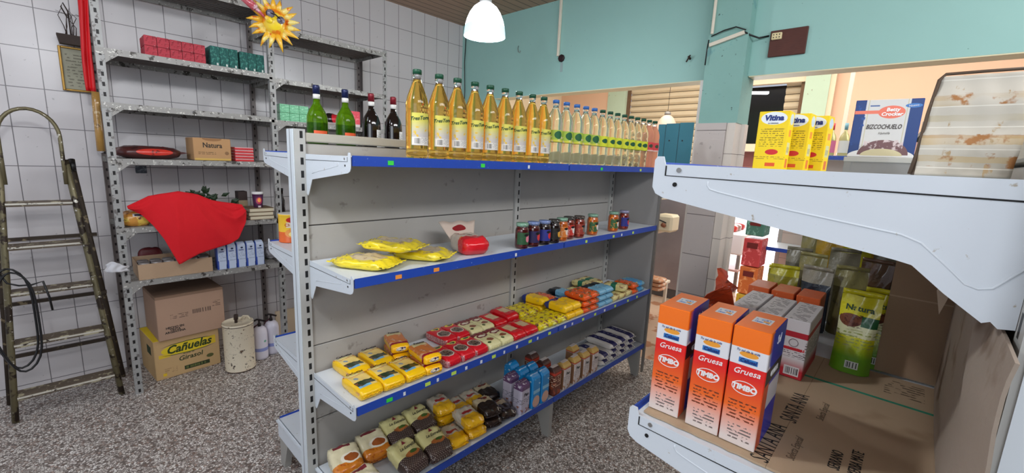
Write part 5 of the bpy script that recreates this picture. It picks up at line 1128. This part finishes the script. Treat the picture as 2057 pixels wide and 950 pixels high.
for i, (x, y, h) in enumerate([(.955, 3.455, .255), (1.050, 3.50, .262)]):
    t = thing('gas_cylinder', 'white refrigerant gas cylinder with dark valve on the floor, %s' % ['right beside the rusty drum', 'partly behind the low shelf bracket'][i], 'gas cylinder', (x, y, 0), 0, 'white gas cylinders')
    MB().lathe([(.044, 0), (.050, .005), (.051, .02), (.051, h-.055), (.046, h-.025), (.032, h-.006), (.014, h)], 28).build('tank', mat('white_lilac_tank', (218, 214, 226), .35, layers=[('r', {'z': (.068, .094)}, rgb(140, 150, 206)), ('e', 'xz', (.02, .145), (.009, .009), {'y': (-1, 0)}, rgb(110, 170, 150))]), t)
    MB().lathe([(.012, h+.0005), (.012, h+.022), (.007, h+.024), (.007, h+.045)], 12).build('valve', mat('dark_valve', (40, 32, 32), .5, .5), t)
    MB().tube([(-.035, 0, h+.048), (-.015, 0, h+.056), (.0, 0, h+.050), (.02, 0, h+.040), (.04, 0, h+.030)], .007, 7).build('valve_lever', mat('dark_valve', (40, 32, 32)), t)
    MB().tube([(.0, .0, h+.02), (-.03, .01, h+.0), (-.062, .015, h-.06), (-.064, .015, h-.16)], .005, 6).build('hose', mat('dark_red_hose', (76, 30, 40), .5), t)
o = MB().rbox(-.11, .11, -.006, .006, 0, .22, .002).build('board_offcut', mat('beige_board_2', (206, 186, 158), .7)); o.location = (1.285, 3.80, 0); tag(o, 'beige board leaning near the wall behind the gas cylinders', 'board')
# ------------------------------------------------------------------ step ladder
lm = mat('rusty_ladder_metal', (112, 104, 78), .45, .45, var=(9, .25), layers=[('n', 14, .56, None, rgb(52, 42, 34)), ('n', 40, .66, None, rgb(222, 218, 206))])
tm = mat('worn_ladder_tread', (96, 84, 70), .6, .2, var=(8, .3), layers=[('n', 20, .60, None, rgb(176, 168, 140)), ('n', 60, .68, None, rgb(220, 214, 200))])
edge = mat('white_worn_edge', (206, 202, 190), .4, .3, layers=[('n', 30, .60, None, rgb(60, 50, 44))])
ld = thing('step_ladder', 'old paint-spattered metal step ladder with hoop handle against the tiled wall', 'ladder', (-.07, 3.47, 0))
def yl(z): return .175*z/1.75
LX = lambda z: -.213+.085*z/1.43; RX = lambda z: .232-.106*z/1.43
for f in (LX, RX): MB().tube([(f(z), yl(z), z) for z in (0.004, .4, .8, 1.2, 1.46)], .0125, 8, sq=1.4).build('side_rail', lm, ld)
zs = 1.42; xl, xr = LX(zs)+.012, RX(zs)-.012; cx = (xl+xr)/2; rr = (xr-xl)/2
hoop = [(xl-.0, yl(zs)-.012, zs-.10), (xl, yl(zs)-.012, zs+.04)]+[(cx-rr*math.cos(a), yl(zs+.1+rr*math.sin(a))-.012, zs+.165+rr*1.28*math.sin(a)) for a in [PI*i/14 for i in range(15)]]+[(xr, yl(zs)-.012, zs+.04), (xr+.0, yl(zs)-.012, zs-.10)]
MB().tube(hoop, .0095, 8).build('hoop_handle', lm, ld)
for z in (.150, .445, .730, .985, 1.222):
    a, b = LX(z)+.012, RX(z)-.012
    tr = MB().rbox(a, b, yl(z)-.020, yl(z)+.075, z-.004, z+.002, .001).rbox(a, b, yl(z)-.022, yl(z)-.019, z-.022, z+.002, .0006).rbox(a, b, yl(z)+.073, yl(z)+.076, z-.03, z+.002, .0006).build('tread', tm, ld)
    MB().rbox(a, b, yl(z)-.0245, yl(z)-.0222, z-.012, z-.002, .0005).build('tread_edge', edge, tr)
for sx in (-1, 1):
    x0, x1 = (-.245, -.150) if sx < 0 else (.262, .150)
    MB().tube([(x0, .27, .004), ((x0+x1)/2, .255, .75), (x1, .20, 1.44)], .011, 7, sq=1.3).build('rear_leg', mat('dark_rear_leg', (60, 50, 40), .6, .3, layers=[('n', 20, .62, None, rgb(130, 116, 90))]), ld)
for z in (.30, .62, 1.0): MB().bar((-.235+.03*z, .262-.03*z, z), (.25-.03*z, .262-.03*z, z), .02, .02).build('cross_brace', mat('dark_rear_leg', (60, 50, 40)), ld)
MB().tube([(.150, .16, 1.40), (.150, .19, 1.46)], .016, 10).build('hinge_plug', black_plastic, ld)
# feet hint left, cable loop on the ladder
cp = [(-.195, -.03, .86), (-.17, -.035, .80), (-.13, -.035, .78), (-.085, -.03, .775), (-.04, -.04, .79), (-.025, -.05, .70), (-.02, -.05, .62)]
loopc = [(-.165+.085*math.sin(a)*(1+.1*math.sin(3*a)), -.05+.012*math.cos(a), .60+.33*math.cos(a)*.85) for a in [2*PI*i/26 for i in range(27)]]
o = MB().tube(cp, .005, 6).tube(loopc, .0055, 6).tube([(p[0]+.012, p[1]-.012, p[2]-.02) for p in loopc], .0055, 6).build('power_cable', black_plastic)
o.location = (-.06, 3.515, 0); tag(o, 'black power cable looped over the treads of the step ladder', 'cable')
for k in range(0): pass
# things hung on the tiled wall
t = thing('framed_text', 'gilt framed text sheet hanging on the tiled wall left of the rack', 'picture frame', (.188, 3.885, 2.00))
t.scale = (.84, 1, 1)
MB().box(-.105, .105, -.004, .004, -.12, .12).build('sheet', mat('aged_text_sheet', (150, 148, 128), .6, layers=[('print', 'z', .018, {'x': (-.085, .09), 'z': (-.10, .09)}, rgb(112, 108, 92))]), t)
fr = MB().rbox(-.118, -.103, -.014, .006, -.13, .13, .003).rbox(.103, .118, -.014, .006, -.13, .13, .003).rbox(-.103, .103, -.014, .006, .118, .130, .003).rbox(-.103, .103, -.014, .006, -.130, -.118, .003)
fr.build('gilt_frame', mat('old_gilt', (150, 116, 54), .4, .6, var=(20, .3)), t)
t = thing('dry_plant_pot', 'dark planter with dry twigs on a small wall ledge above the framed text', 'plant', (.152, 3.82, 2.135))
t.scale = (.62, .62, .62)
MB().add([(-.10, -.04, .085), (.10, -.04, .085), (.10, .06, .085), (-.10, .06, .085), (-.085, -.03, 0), (.09, -.03, 0), (.09, .06, 0), (-.085, .06, 0)], [(0, 1, 5, 4), (1, 2, 6, 5), (2, 3, 7, 6), (3, 0, 4, 7), (4, 5, 6, 7), (0, 3, 2, 1)]).build('planter', mat('dark_planter', (58, 46, 40), .7, var=(12, .3)), t)
r5 = random.Random(11)
for k in range(7):
    x = r5.uniform(-.05, .08); MB().tube([(x, 0, .08), (x+r5.uniform(-.03, .03), -.01, .16), (x+r5.uniform(-.05, .05), -.02, .22+r5.random()*.06), (x+r5.uniform(-.07, .05), -.02, .27+r5.random()*.06)], [.004, .0035, .003, .0015], 5).build('twig', mat('dry_twig', (58, 46, 42), .8), t)
MB().tube([(.0, 0, .08), (-.0, .0, .30), (-.03, -.01, .37), (-.045, -.01, .33), (-.01, -.01, .24)], .006, 5).build('twig', mat('dry_twig', (58, 46, 42)), t)
def redp(u, v):
    z = 2.66-v*.80; wd = .052+.004*math.sin(v*9); return (.199+.012*(z-1.86)/.8+(u-.5)*wd*.8+.004*math.sin(v*6), 3.60+.010*math.sin(u*9+v*4), z)
o = MB().grid(redp, 8, 30).build('red_pennant', mat('red_satin', (206, 16, 26), .5), None, solid=.003); o['label'] = 'long narrow red cloth hanging beside the left rack post'; o['category'] = 'cloth'
t = thing('rolled_wall_poster', 'long narrow brown rolled tube wrapped in clear film hanging beside the rack post', 'tube', (.222, 3.82, 1.50))
MB().tube([(.0, .0, .012), (.002, .0, .15), (.004, 0, .30), (.008, 0, .375)], .021, 12).build('tube_body', mat('golden_brown_wrap', (176, 134, 70), .25, coat=.6, layers=[('n', 14, .6, None, rgb(222, 196, 150)), ('n', 30, .62, None, rgb(110, 76, 40))]), t)
MB().tube([(.0, .0, .0), (.0, .0, .012)], [.006, .018], 8).build('twisted_film_end', mat('crumpled_clear_film', (190, 188, 194)), t)
t = thing('white_rag', 'small white rag hanging on the left rack post', 'rag', (.205, 3.405, .835))
MB().grid(lambda u, v: ((u-.5)*.10+.006*math.sin(v*7), .0-.02*math.sin(PI*u)-.005*math.sin(u*17+v*4), -.0+.045*(1-v)*(.6+.4*math.sin(u*5))-.02*v), 16, 10).build('cloth', mat('white_rag_cloth', (206, 206, 210), .9), t, (0, -.012, 0), solid=.004)
o = MB().rbox(-.03, .03, -.004, .0, -.025, .025, .004).build('wall_magnet', mat('dark_magnet', (70, 76, 84), .5, layers=[('n', 60, .55, None, rgb(120, 128, 134))])); o.location = (.415, 3.897, 1.395); tag(o, 'small dark magnet stuck on the tiles above the red cloth', 'magnet')
# ------------------------------------------------------------------ hanging sun decoration
t = thing('sun_decoration', 'hanging yellow and orange smiling sun decoration with sunglasses sipping a bottle', 'decoration', (1.030, 3.05, 2.345), -.35)
t.scale = (1.2, 1.2, 1.2)
sunm = mat('sun_orange_yellow', (240, 130, 24), .3, coat=.5, layers=[('n', 9, .52, None, rgb(246, 206, 60)), ('e', 'xz', (0, -.01), (.036, .034), {'y': (-1, -.02)}, rgb(250, 216, 40))])
raym = mat('sun_ray_yellow', (246, 190, 50), .3, coat=.5, layers=[('n', 16, .52, None, rgb(246, 224, 130)), ('n', 26, .60, None, rgb(230, 110, 20))])
MB().lathe([(.001, .042), (.026, .038), (.046, .024), (.056, .004), (.054, -.006), (.02, -.010), (.001, -.010)], 28, 0, M=Matrix.Rotation(PI/2, 4, 'X') @ Matrix.Scale(1.18, 4, (0, 1, 0)), cap=False).build('face', sunm, t)
r6 = random.Random(3)
for k in range(17):
    a = 2*PI*k/17+.12; L = (.052+.018*r6.random())*(1.25 if k in (11, 12, 13) else 1); b = .062; bend = r6.uniform(-.25, .35)
    c0 = Vector((math.cos(a)*b*.86, .002, math.sin(a)*b)); c1 = Vector((math.cos(a+bend*.15)*(b+L*.55), -.012, math.sin(a+bend*.15)*(b+L*.55))); c2 = Vector((math.cos(a+bend*.3)*(b+L), -.004, math.sin(a+bend*.3)*(b+L)))
    MB().tube([c0, c0*.5+c1*.5, c1, c2], [.017, .0145, .010, .0015], 8).build('ray', raym, t)
MB().lathe([(.001, .012), (.012, .009), (.016, .0)], 14, 0, M=Matrix.Translation((-.022, -.045, -.002)) @ Matrix.Rotation(PI/2, 4, 'X'), cap=False).build('cheek', sunm, t)
for x, z, rx in ((-.016, .030, .019), (.030, .006, .017)):
    MB().lathe([(.001, .010), (rx*.7, .008), (rx, .002), (rx*1.1, -.003)], 20, 0, M=Matrix.Translation((x, -.043, z)) @ Matrix.Rotation(PI/2, 4, 'X'), cap=False).build('sunglass_lens', mat('sunglass_lens', (120, 116, 130), .1, coat=1, layers=[('n', 40, .55, None, rgb(40, 34, 40))]), t)
MB().tube([(-.016, -.05, .03), (.008, -.056, .024), (.03, -.05, .006)], .003, 6).build('sunglass_bridge', black_plastic, t)
MB().lathe([(.010, -.006), (.012, 0), (.010, .006), (.005, .008)], 14, 0, M=Matrix.Translation((-.030, -.050, .004)) @ Matrix.Rotation(PI/2, 4, 'X')).build('nose', raym, t)
MB().tube([(-.042, -.045, .006), (-.060, -.050, .024), (-.078, -.052, .038)], [.006, .008, .010], 8).tube([(-.078, -.052, .038), (-.10, -.054, .058), (-.145, -.056, .095)], [.018, .020, .021], 12).build('soda_bottle', mat('pink_red_bottle', (196, 84, 96), .12, coat=.8, layers=[('n', 22, .56, None, rgb(230, 190, 200)), ('n', 14, .62, None, rgb(120, 24, 30))]), t)
MB().tube([(0, 0, .06), (.0, 0, .535)], .0012, 5).build('string', mat('thin_string', (200, 200, 190), .6), t)

# ------------------------------------------------------------------ fittings on the teal wall and pillar
con = mat('cream_conduit', (222, 214, 196), .4)
t = thing('wall_conduit', 'thin cream conduit running down the teal wall to a dark wall socket', 'conduit', (3.225, 2.545, 2.49))
MB().rbox(-.012, .012, -.010, .010, .02, .495, .003).build('conduit', con, t)
MB().lathe([(.032, 0), (.034, .01), (.028, .022)], 8, 0, M=Matrix.Translation((.013, -.036, .0)) @ Matrix.Rotation(-PI/2, 4, 'Y')).build('socket', mat('dark_socket', (40, 22, 26), .5), t)
MB().box(.0125, .014, -.05, -.022, -.115, -.035).build('tape_strip', mat('grey_tape', (150, 172, 172), .6), t)
t = thing('pillar_conduit', 'cream conduit with loose black wires on the teal pillar', 'conduit', (3.128, 1.17, 2.40))
MB().rbox(-.010, .010, -.008, .008, .065, .585, .003).build('conduit', con, t)
MB().bar((-.004, .006, -.005), (-.004, -.205, .045), .018, .022).build('conduit', con, t)
MB().tube([(-.008, .0, .05), (-.01, -.08, .075), (-.01, -.15, .085), (.0, -.21, .06)], .004, 6).tube([(-.0, -.20, .05), (.03, -.235, .03), (.08, -.27, .02), (.105, -.32, .03)], .0055, 6).tube([(-.006, .014, .03), (-.008, .018, -.03), (-.006, .02, -.13)], .004, 6).build('wire', black_plastic, t)
t = thing('socket_board', 'dark brown wooden board with a cream double socket on the teal wall', 'socket', (3.239, .742, 2.375))
MB().rbox(-.016, 0, -.105, .098, -.078, .080, .003).build('board', mat('dark_brown_board', (84, 46, 38), .55, bump=(30, .3, (1, 1, 6)), var=(20, .25)), t)
sk = MB().rbox(-.034, -.0165, .030, .086, .022, .062, .003).build('socket_plate', mat('cream_socket', (222, 206, 160), .4), t)
for yy in (.042, .058, .074):
    for zz in (.034, .050): MB().box(-.0346, -.0338, yy-.003, yy+.003, zz-.003, zz+.003).build('socket_hole', dark, sk)
o = MB().tube([(3.232, 3.83, 2.985), (3.228, 3.845, 2.6), (3.232, 3.835, 2.3), (3.228, 3.84, 1.9), (3.23, 3.845, 1.6)], .005, 6).build('corner_cable', black_plastic); tag(o, 'thin black cable running down the corner between tiles and teal wall', 'cable')
o = MB().tube([(0, 0, .05), (-.01, 0, .02), (-.012, -.012, -.01), (-.01, -.03, -.02), (-.008, -.034, .0)], .003, 5).build('wall_hook', steel); o.location = (3.238, 3.05, 2.62); tag(o, 'small bent wire hook under the lit lamp on the teal wall', 'hook')
t = thing('wall_bracket', 'small rusty fixing stub on the teal wall near the pillar', 'fixing', (3.238, 1.345, 2.35)); MB().tube([(0, 0, 0), (-.03, .0, .01)], .008, 7).tube([(-.028, -.01, .02), (-.028, .015, -.025)], .005, 6).build('stub', mat('dark_rust', (54, 40, 34)), t)

# ------------------------------------------------------------------ next room
# blue plank board standing on a white shelf unit
t = thing('white_shelf_unit', 'white shelf unit seen between the gondola end and the pillar', 'shelving', (4.0, 1.75, 0))
wmx = mat('warm_white_laminate', (236, 226, 208), .4)
for z in (.42, .98, 1.30):
    MB().rbox(-.30, .30, -.02, .55, z-.03, z, .006).build('shelf_board', wmx, t)
    if z < 1.2: MB().prism([(0, 0), (.50, 0), (.50, -.26), (.42, -.22), (.18, -.08), (0, -.04)], .02, Matrix(((0, 0, 1, -.27), (1, 0, 0, -.01), (0, 1, 0, z-.031), (0, 0, 0, 1)))).build('bracket', wmx, t)
MB().rbox(-.30, .30, .53, .56, 0, 1.27, .004).build('back_board', mat('greyish_back', (196, 186, 180), .5), t)
MB().rbox(.24, .27, -.01, .02, 0, .39, .004).build('leg', wmx, t)
t = thing('blue_plank_board', 'teal-blue painted plank board above the far room shelf beside the bottles', 'board', (3.72, 1.615, 1.301), 0)
bp = mat('blue_plank_paint', (58, 128, 150), .55, var=(4, .08), layers=[('e', 'yz', (.03, .50), (.007, .007), {}, rgb(20, 30, 34)), ('e', 'yz', (-.085, .50), (.007, .007), {}, rgb(20, 30, 34))])
for i, (y0, y1, h) in enumerate([(.075, .140, .64), (-.045, .070, .645), (-.165, -.050, .65)]):
    MB().rbox(-.010, .010, y0, y1, 0, h, .002).build('plank', bp, t)
MB().rbox(.0105, .03, -.165, .14, .2, .26, .002).build('batten', bp, t)
t = thing('cream_toaster', 'cream countertop appliance with brown knob on the white shelf of the far room', 'appliance', (3.92, 1.66, .9805))
MB().rbox(-.09, .09, -.07, .09, 0, .16, .02).build('body', mat('cream_plastic', (236, 222, 190), .35), t); MB().tube([(-.092, .0, .06), (-.12, .0, .07)], .02, 10).build('knob', mat('brown_knob', (150, 90, 60), .4), t)
MB().bar((-.10, -.02, .09), (-.10, .12, .13), .008, .008).build('lever', black_plastic, t)
for i in range(3):
    o = sellipsoid(.16, .22, .038, p=6, seed=i).build('orange_packet', mat('pale_orange_packet', (222, 160, 120), .4, layers=[('n', 30, .56, None, rgb(240, 214, 190))])); o.location = (3.86, 1.72, .4205+i*.040); tag(o, 'pale orange packet on the lowest white shelf of the far room, %s from below' % ORD[i], 'food packet', 'pale orange packets in a pile')
t = thing('steel_fridge', 'dull steel cabinet door standing behind the white shelf unit in the far room', 'cabinet', (5.0, 1.95, 0))
MB().rbox(-.02, .5, -.32, .40, .12, 1.22, .01).build('cabinet_body', mat('dull_lilac_steel', (158, 148, 152), .3, .5, var=(6, .15)), t); MB().rbox(-.0, .48, -.30, .38, 0, .118, .004).build('plinth', mat('dark_plinth', (90, 84, 84), .5), t)
MB().rbox(-.05, -.022, -.29, -.27, .5, .9, .004).build('handle', steel, t)
t = thing('water_bottle', 'clear plastic water bottle with green print standing beyond the gondola end', 'bottle', (3.56, 1.33, 0))
MB().lathe([(.09, 0), (.115, .02), (.118, .22), (.11, .30), (.05, .36), (.035, .38), (.035, .40)], 24).build('bottle_body', mat('white_green_translucent', (214, 228, 218), .15, trans=.5, ior=1.2, layers=[('n', 14, .62, {'z': (.05, .25)}, rgb(90, 170, 120))]), t); MB().lathe([(.038, .4005), (.038, .43)], 18).build('cap', mat('green_print_cap', (60, 150, 90), .4), t)
# white counter and street-side things
t = thing('white_counter', 'long white display counter on legs lit by daylight beyond the pillar', 'counter', (7.0, 1.93, 0), 0)
wc = mat('white_counter_paint', (240, 240, 246), .3)
MB().rbox(-1.1, .18, -.42, .30, .50, .78, .02).build('counter_body', wc, t)
for x in (-1.02, .10):
    for y in (-.37, .25): MB().rbox(x-.02, x+.02, y-.02, y+.02, 0, .498, .004).build('leg', steel, t)
MB().rbox(-1.1, .18, -.40, .29, .28, .31, .006).build('lower_shelf', mat('pinkish_shelf', (214, 176, 176), .4), t)
for i, (x, c) in enumerate(((-.95, (190, 60, 50)), (-.80, (150, 120, 110)), (-.62, (176, 60, 60)))):
    o = sellipsoid(.12, .16, .09, p=5, seed=i).build('counter_goods', mat('goods_%d' % i, c, .4)); o.location = (7.0+x, 1.72, .781); tag(o, ['red packet on the near end of the white counter', 'grey packet in the middle on the white counter', 'dark red packet farther along the white counter'][i], 'food packet')
for i, (z, c, s) in enumerate([(0, (226, 190, 60), 'yellow'), (.30, (226, 120, 60), 'orange'), (.60, (214, 76, 80), 'red'), (.92, (84, 134, 120), 'dark green')]):
    t = thing('goods_crate', s+' crate in the stack at the left end of the far shelving', 'crate', (4.98, 1.155, z+.001), 0, None)
    cm = mat('crate_'+s.replace(' ', '_'), c, .45, layers=[('n', 24, .58, None, rgb(tuple(min(255, v+60) for v in c)))])
    h = .29 if z < .9 else .16; MB().rbox(-.12, .12, -.085, .085, 0, h, .008).build('crate_body', cm, t)
    MB().rbox(-.124, -.121, -.05, .05, h*.65, h*.85, .001).build('hand_hold', mat('crate_hole', (120, 40, 40), .7), t)
t = thing('far_shelving', 'grey wall shelving with blue price rails in the far room', 'shelving', (5.1, .2, 0))
for z in (.30, .81, 1.28, 1.745):
    s = MB().rbox(-.10, .35, -1.3, .86, z-.03, z, .003).build('shelf', white_metal, t); MB().rbox(-.106, -.101, -1.3, .86, z-.035, z+.003, .001).build('price_rail', blue_rail, s)
for y in (.82, -.15, -1.1): MB().box(.352, .40, y, y+.04, 0, 1.95).build('upright', slot_up, t)
MB().rbox(.353, .372, -1.3, .82, .0, 1.745, .002).build('back_panel', mat('pale_far_panel', (206, 190, 180), .5, layers=[('slot', 'z', .28, .012, {}, rgb(120, 110, 104))]), t)
for i, (y, c1, c2, s) in enumerate([(.675, (214, 60, 80), (222, 120, 160), 'pink label and red cap'), (.575, (130, 180, 196), (226, 226, 224), 'white label and pale blue cap, left'), (.475, (130, 180, 196), (226, 226, 224), 'white label and pale blue cap, right')]):
    t = thing('wine_bottle_far', 'wine bottle with %s on the far shelving' % s, 'bottle', (5.06, y, 1.746), 0, 'bottles on the far top shelf')
    MB().lathe([(.036, 0), (.040, .01), (.040, .16), (.032, .19), (.014, .22), (.014, .24)], 18).build('glass_body', mat('pale_wine', (214, 206, 150), .1, trans=.3), t)
    MB().lathe([(.0405, .03), (.0405, .14)], 18, cap=False).build('label', mat('far_label_%d' % i, c2, .5), t); MB().lathe([(.015, .2405), (.015, .30)], 14).build('capsule', mat('far_capsule_%d' % i, c1, .4), t)
t = thing('wine_bottle_far', 'dark wine bottle with pink label seen between cake mix box and tin sheet', 'bottle', (5.06, .055, 1.746))
MB().lathe([(.036, 0), (.040, .01), (.040, .16), (.032, .19), (.014, .22), (.014, .30)], 18).build('glass_body', mat('dark_wine_glass', (16, 10, 10)), t); MB().lathe([(.0405, .03), (.0405, .13)], 18, cap=False).build('label', mat('pinkish_far_label', (214, 170, 160), .5), t)
o = MB().rbox(-.02, .02, -.02, .02, 0, 3.0, .003).build('white_post', wmx); o.location = (6.2, .73, 0); tag(o, 'thin white post beside the cake mix box in the far room', 'post')
t = thing('ceiling_striplight', 'tilted bright fluorescent fitting hanging in the dark street opening', 'lamp', (6.3, 1.73, 2.545), .5)
MB().rbox(-.03, .03, -.16, .16, 0, .03, .004).build('fitting', mat('lit_tube', (255, 255, 255), .4, emit=((240, 245, 255), 2.5)), t); MB().tube([(0, .1, .03), (0, .1, .90)], .006, 5).build('cord', mat('cream_trim', (236, 218, 188)), t)
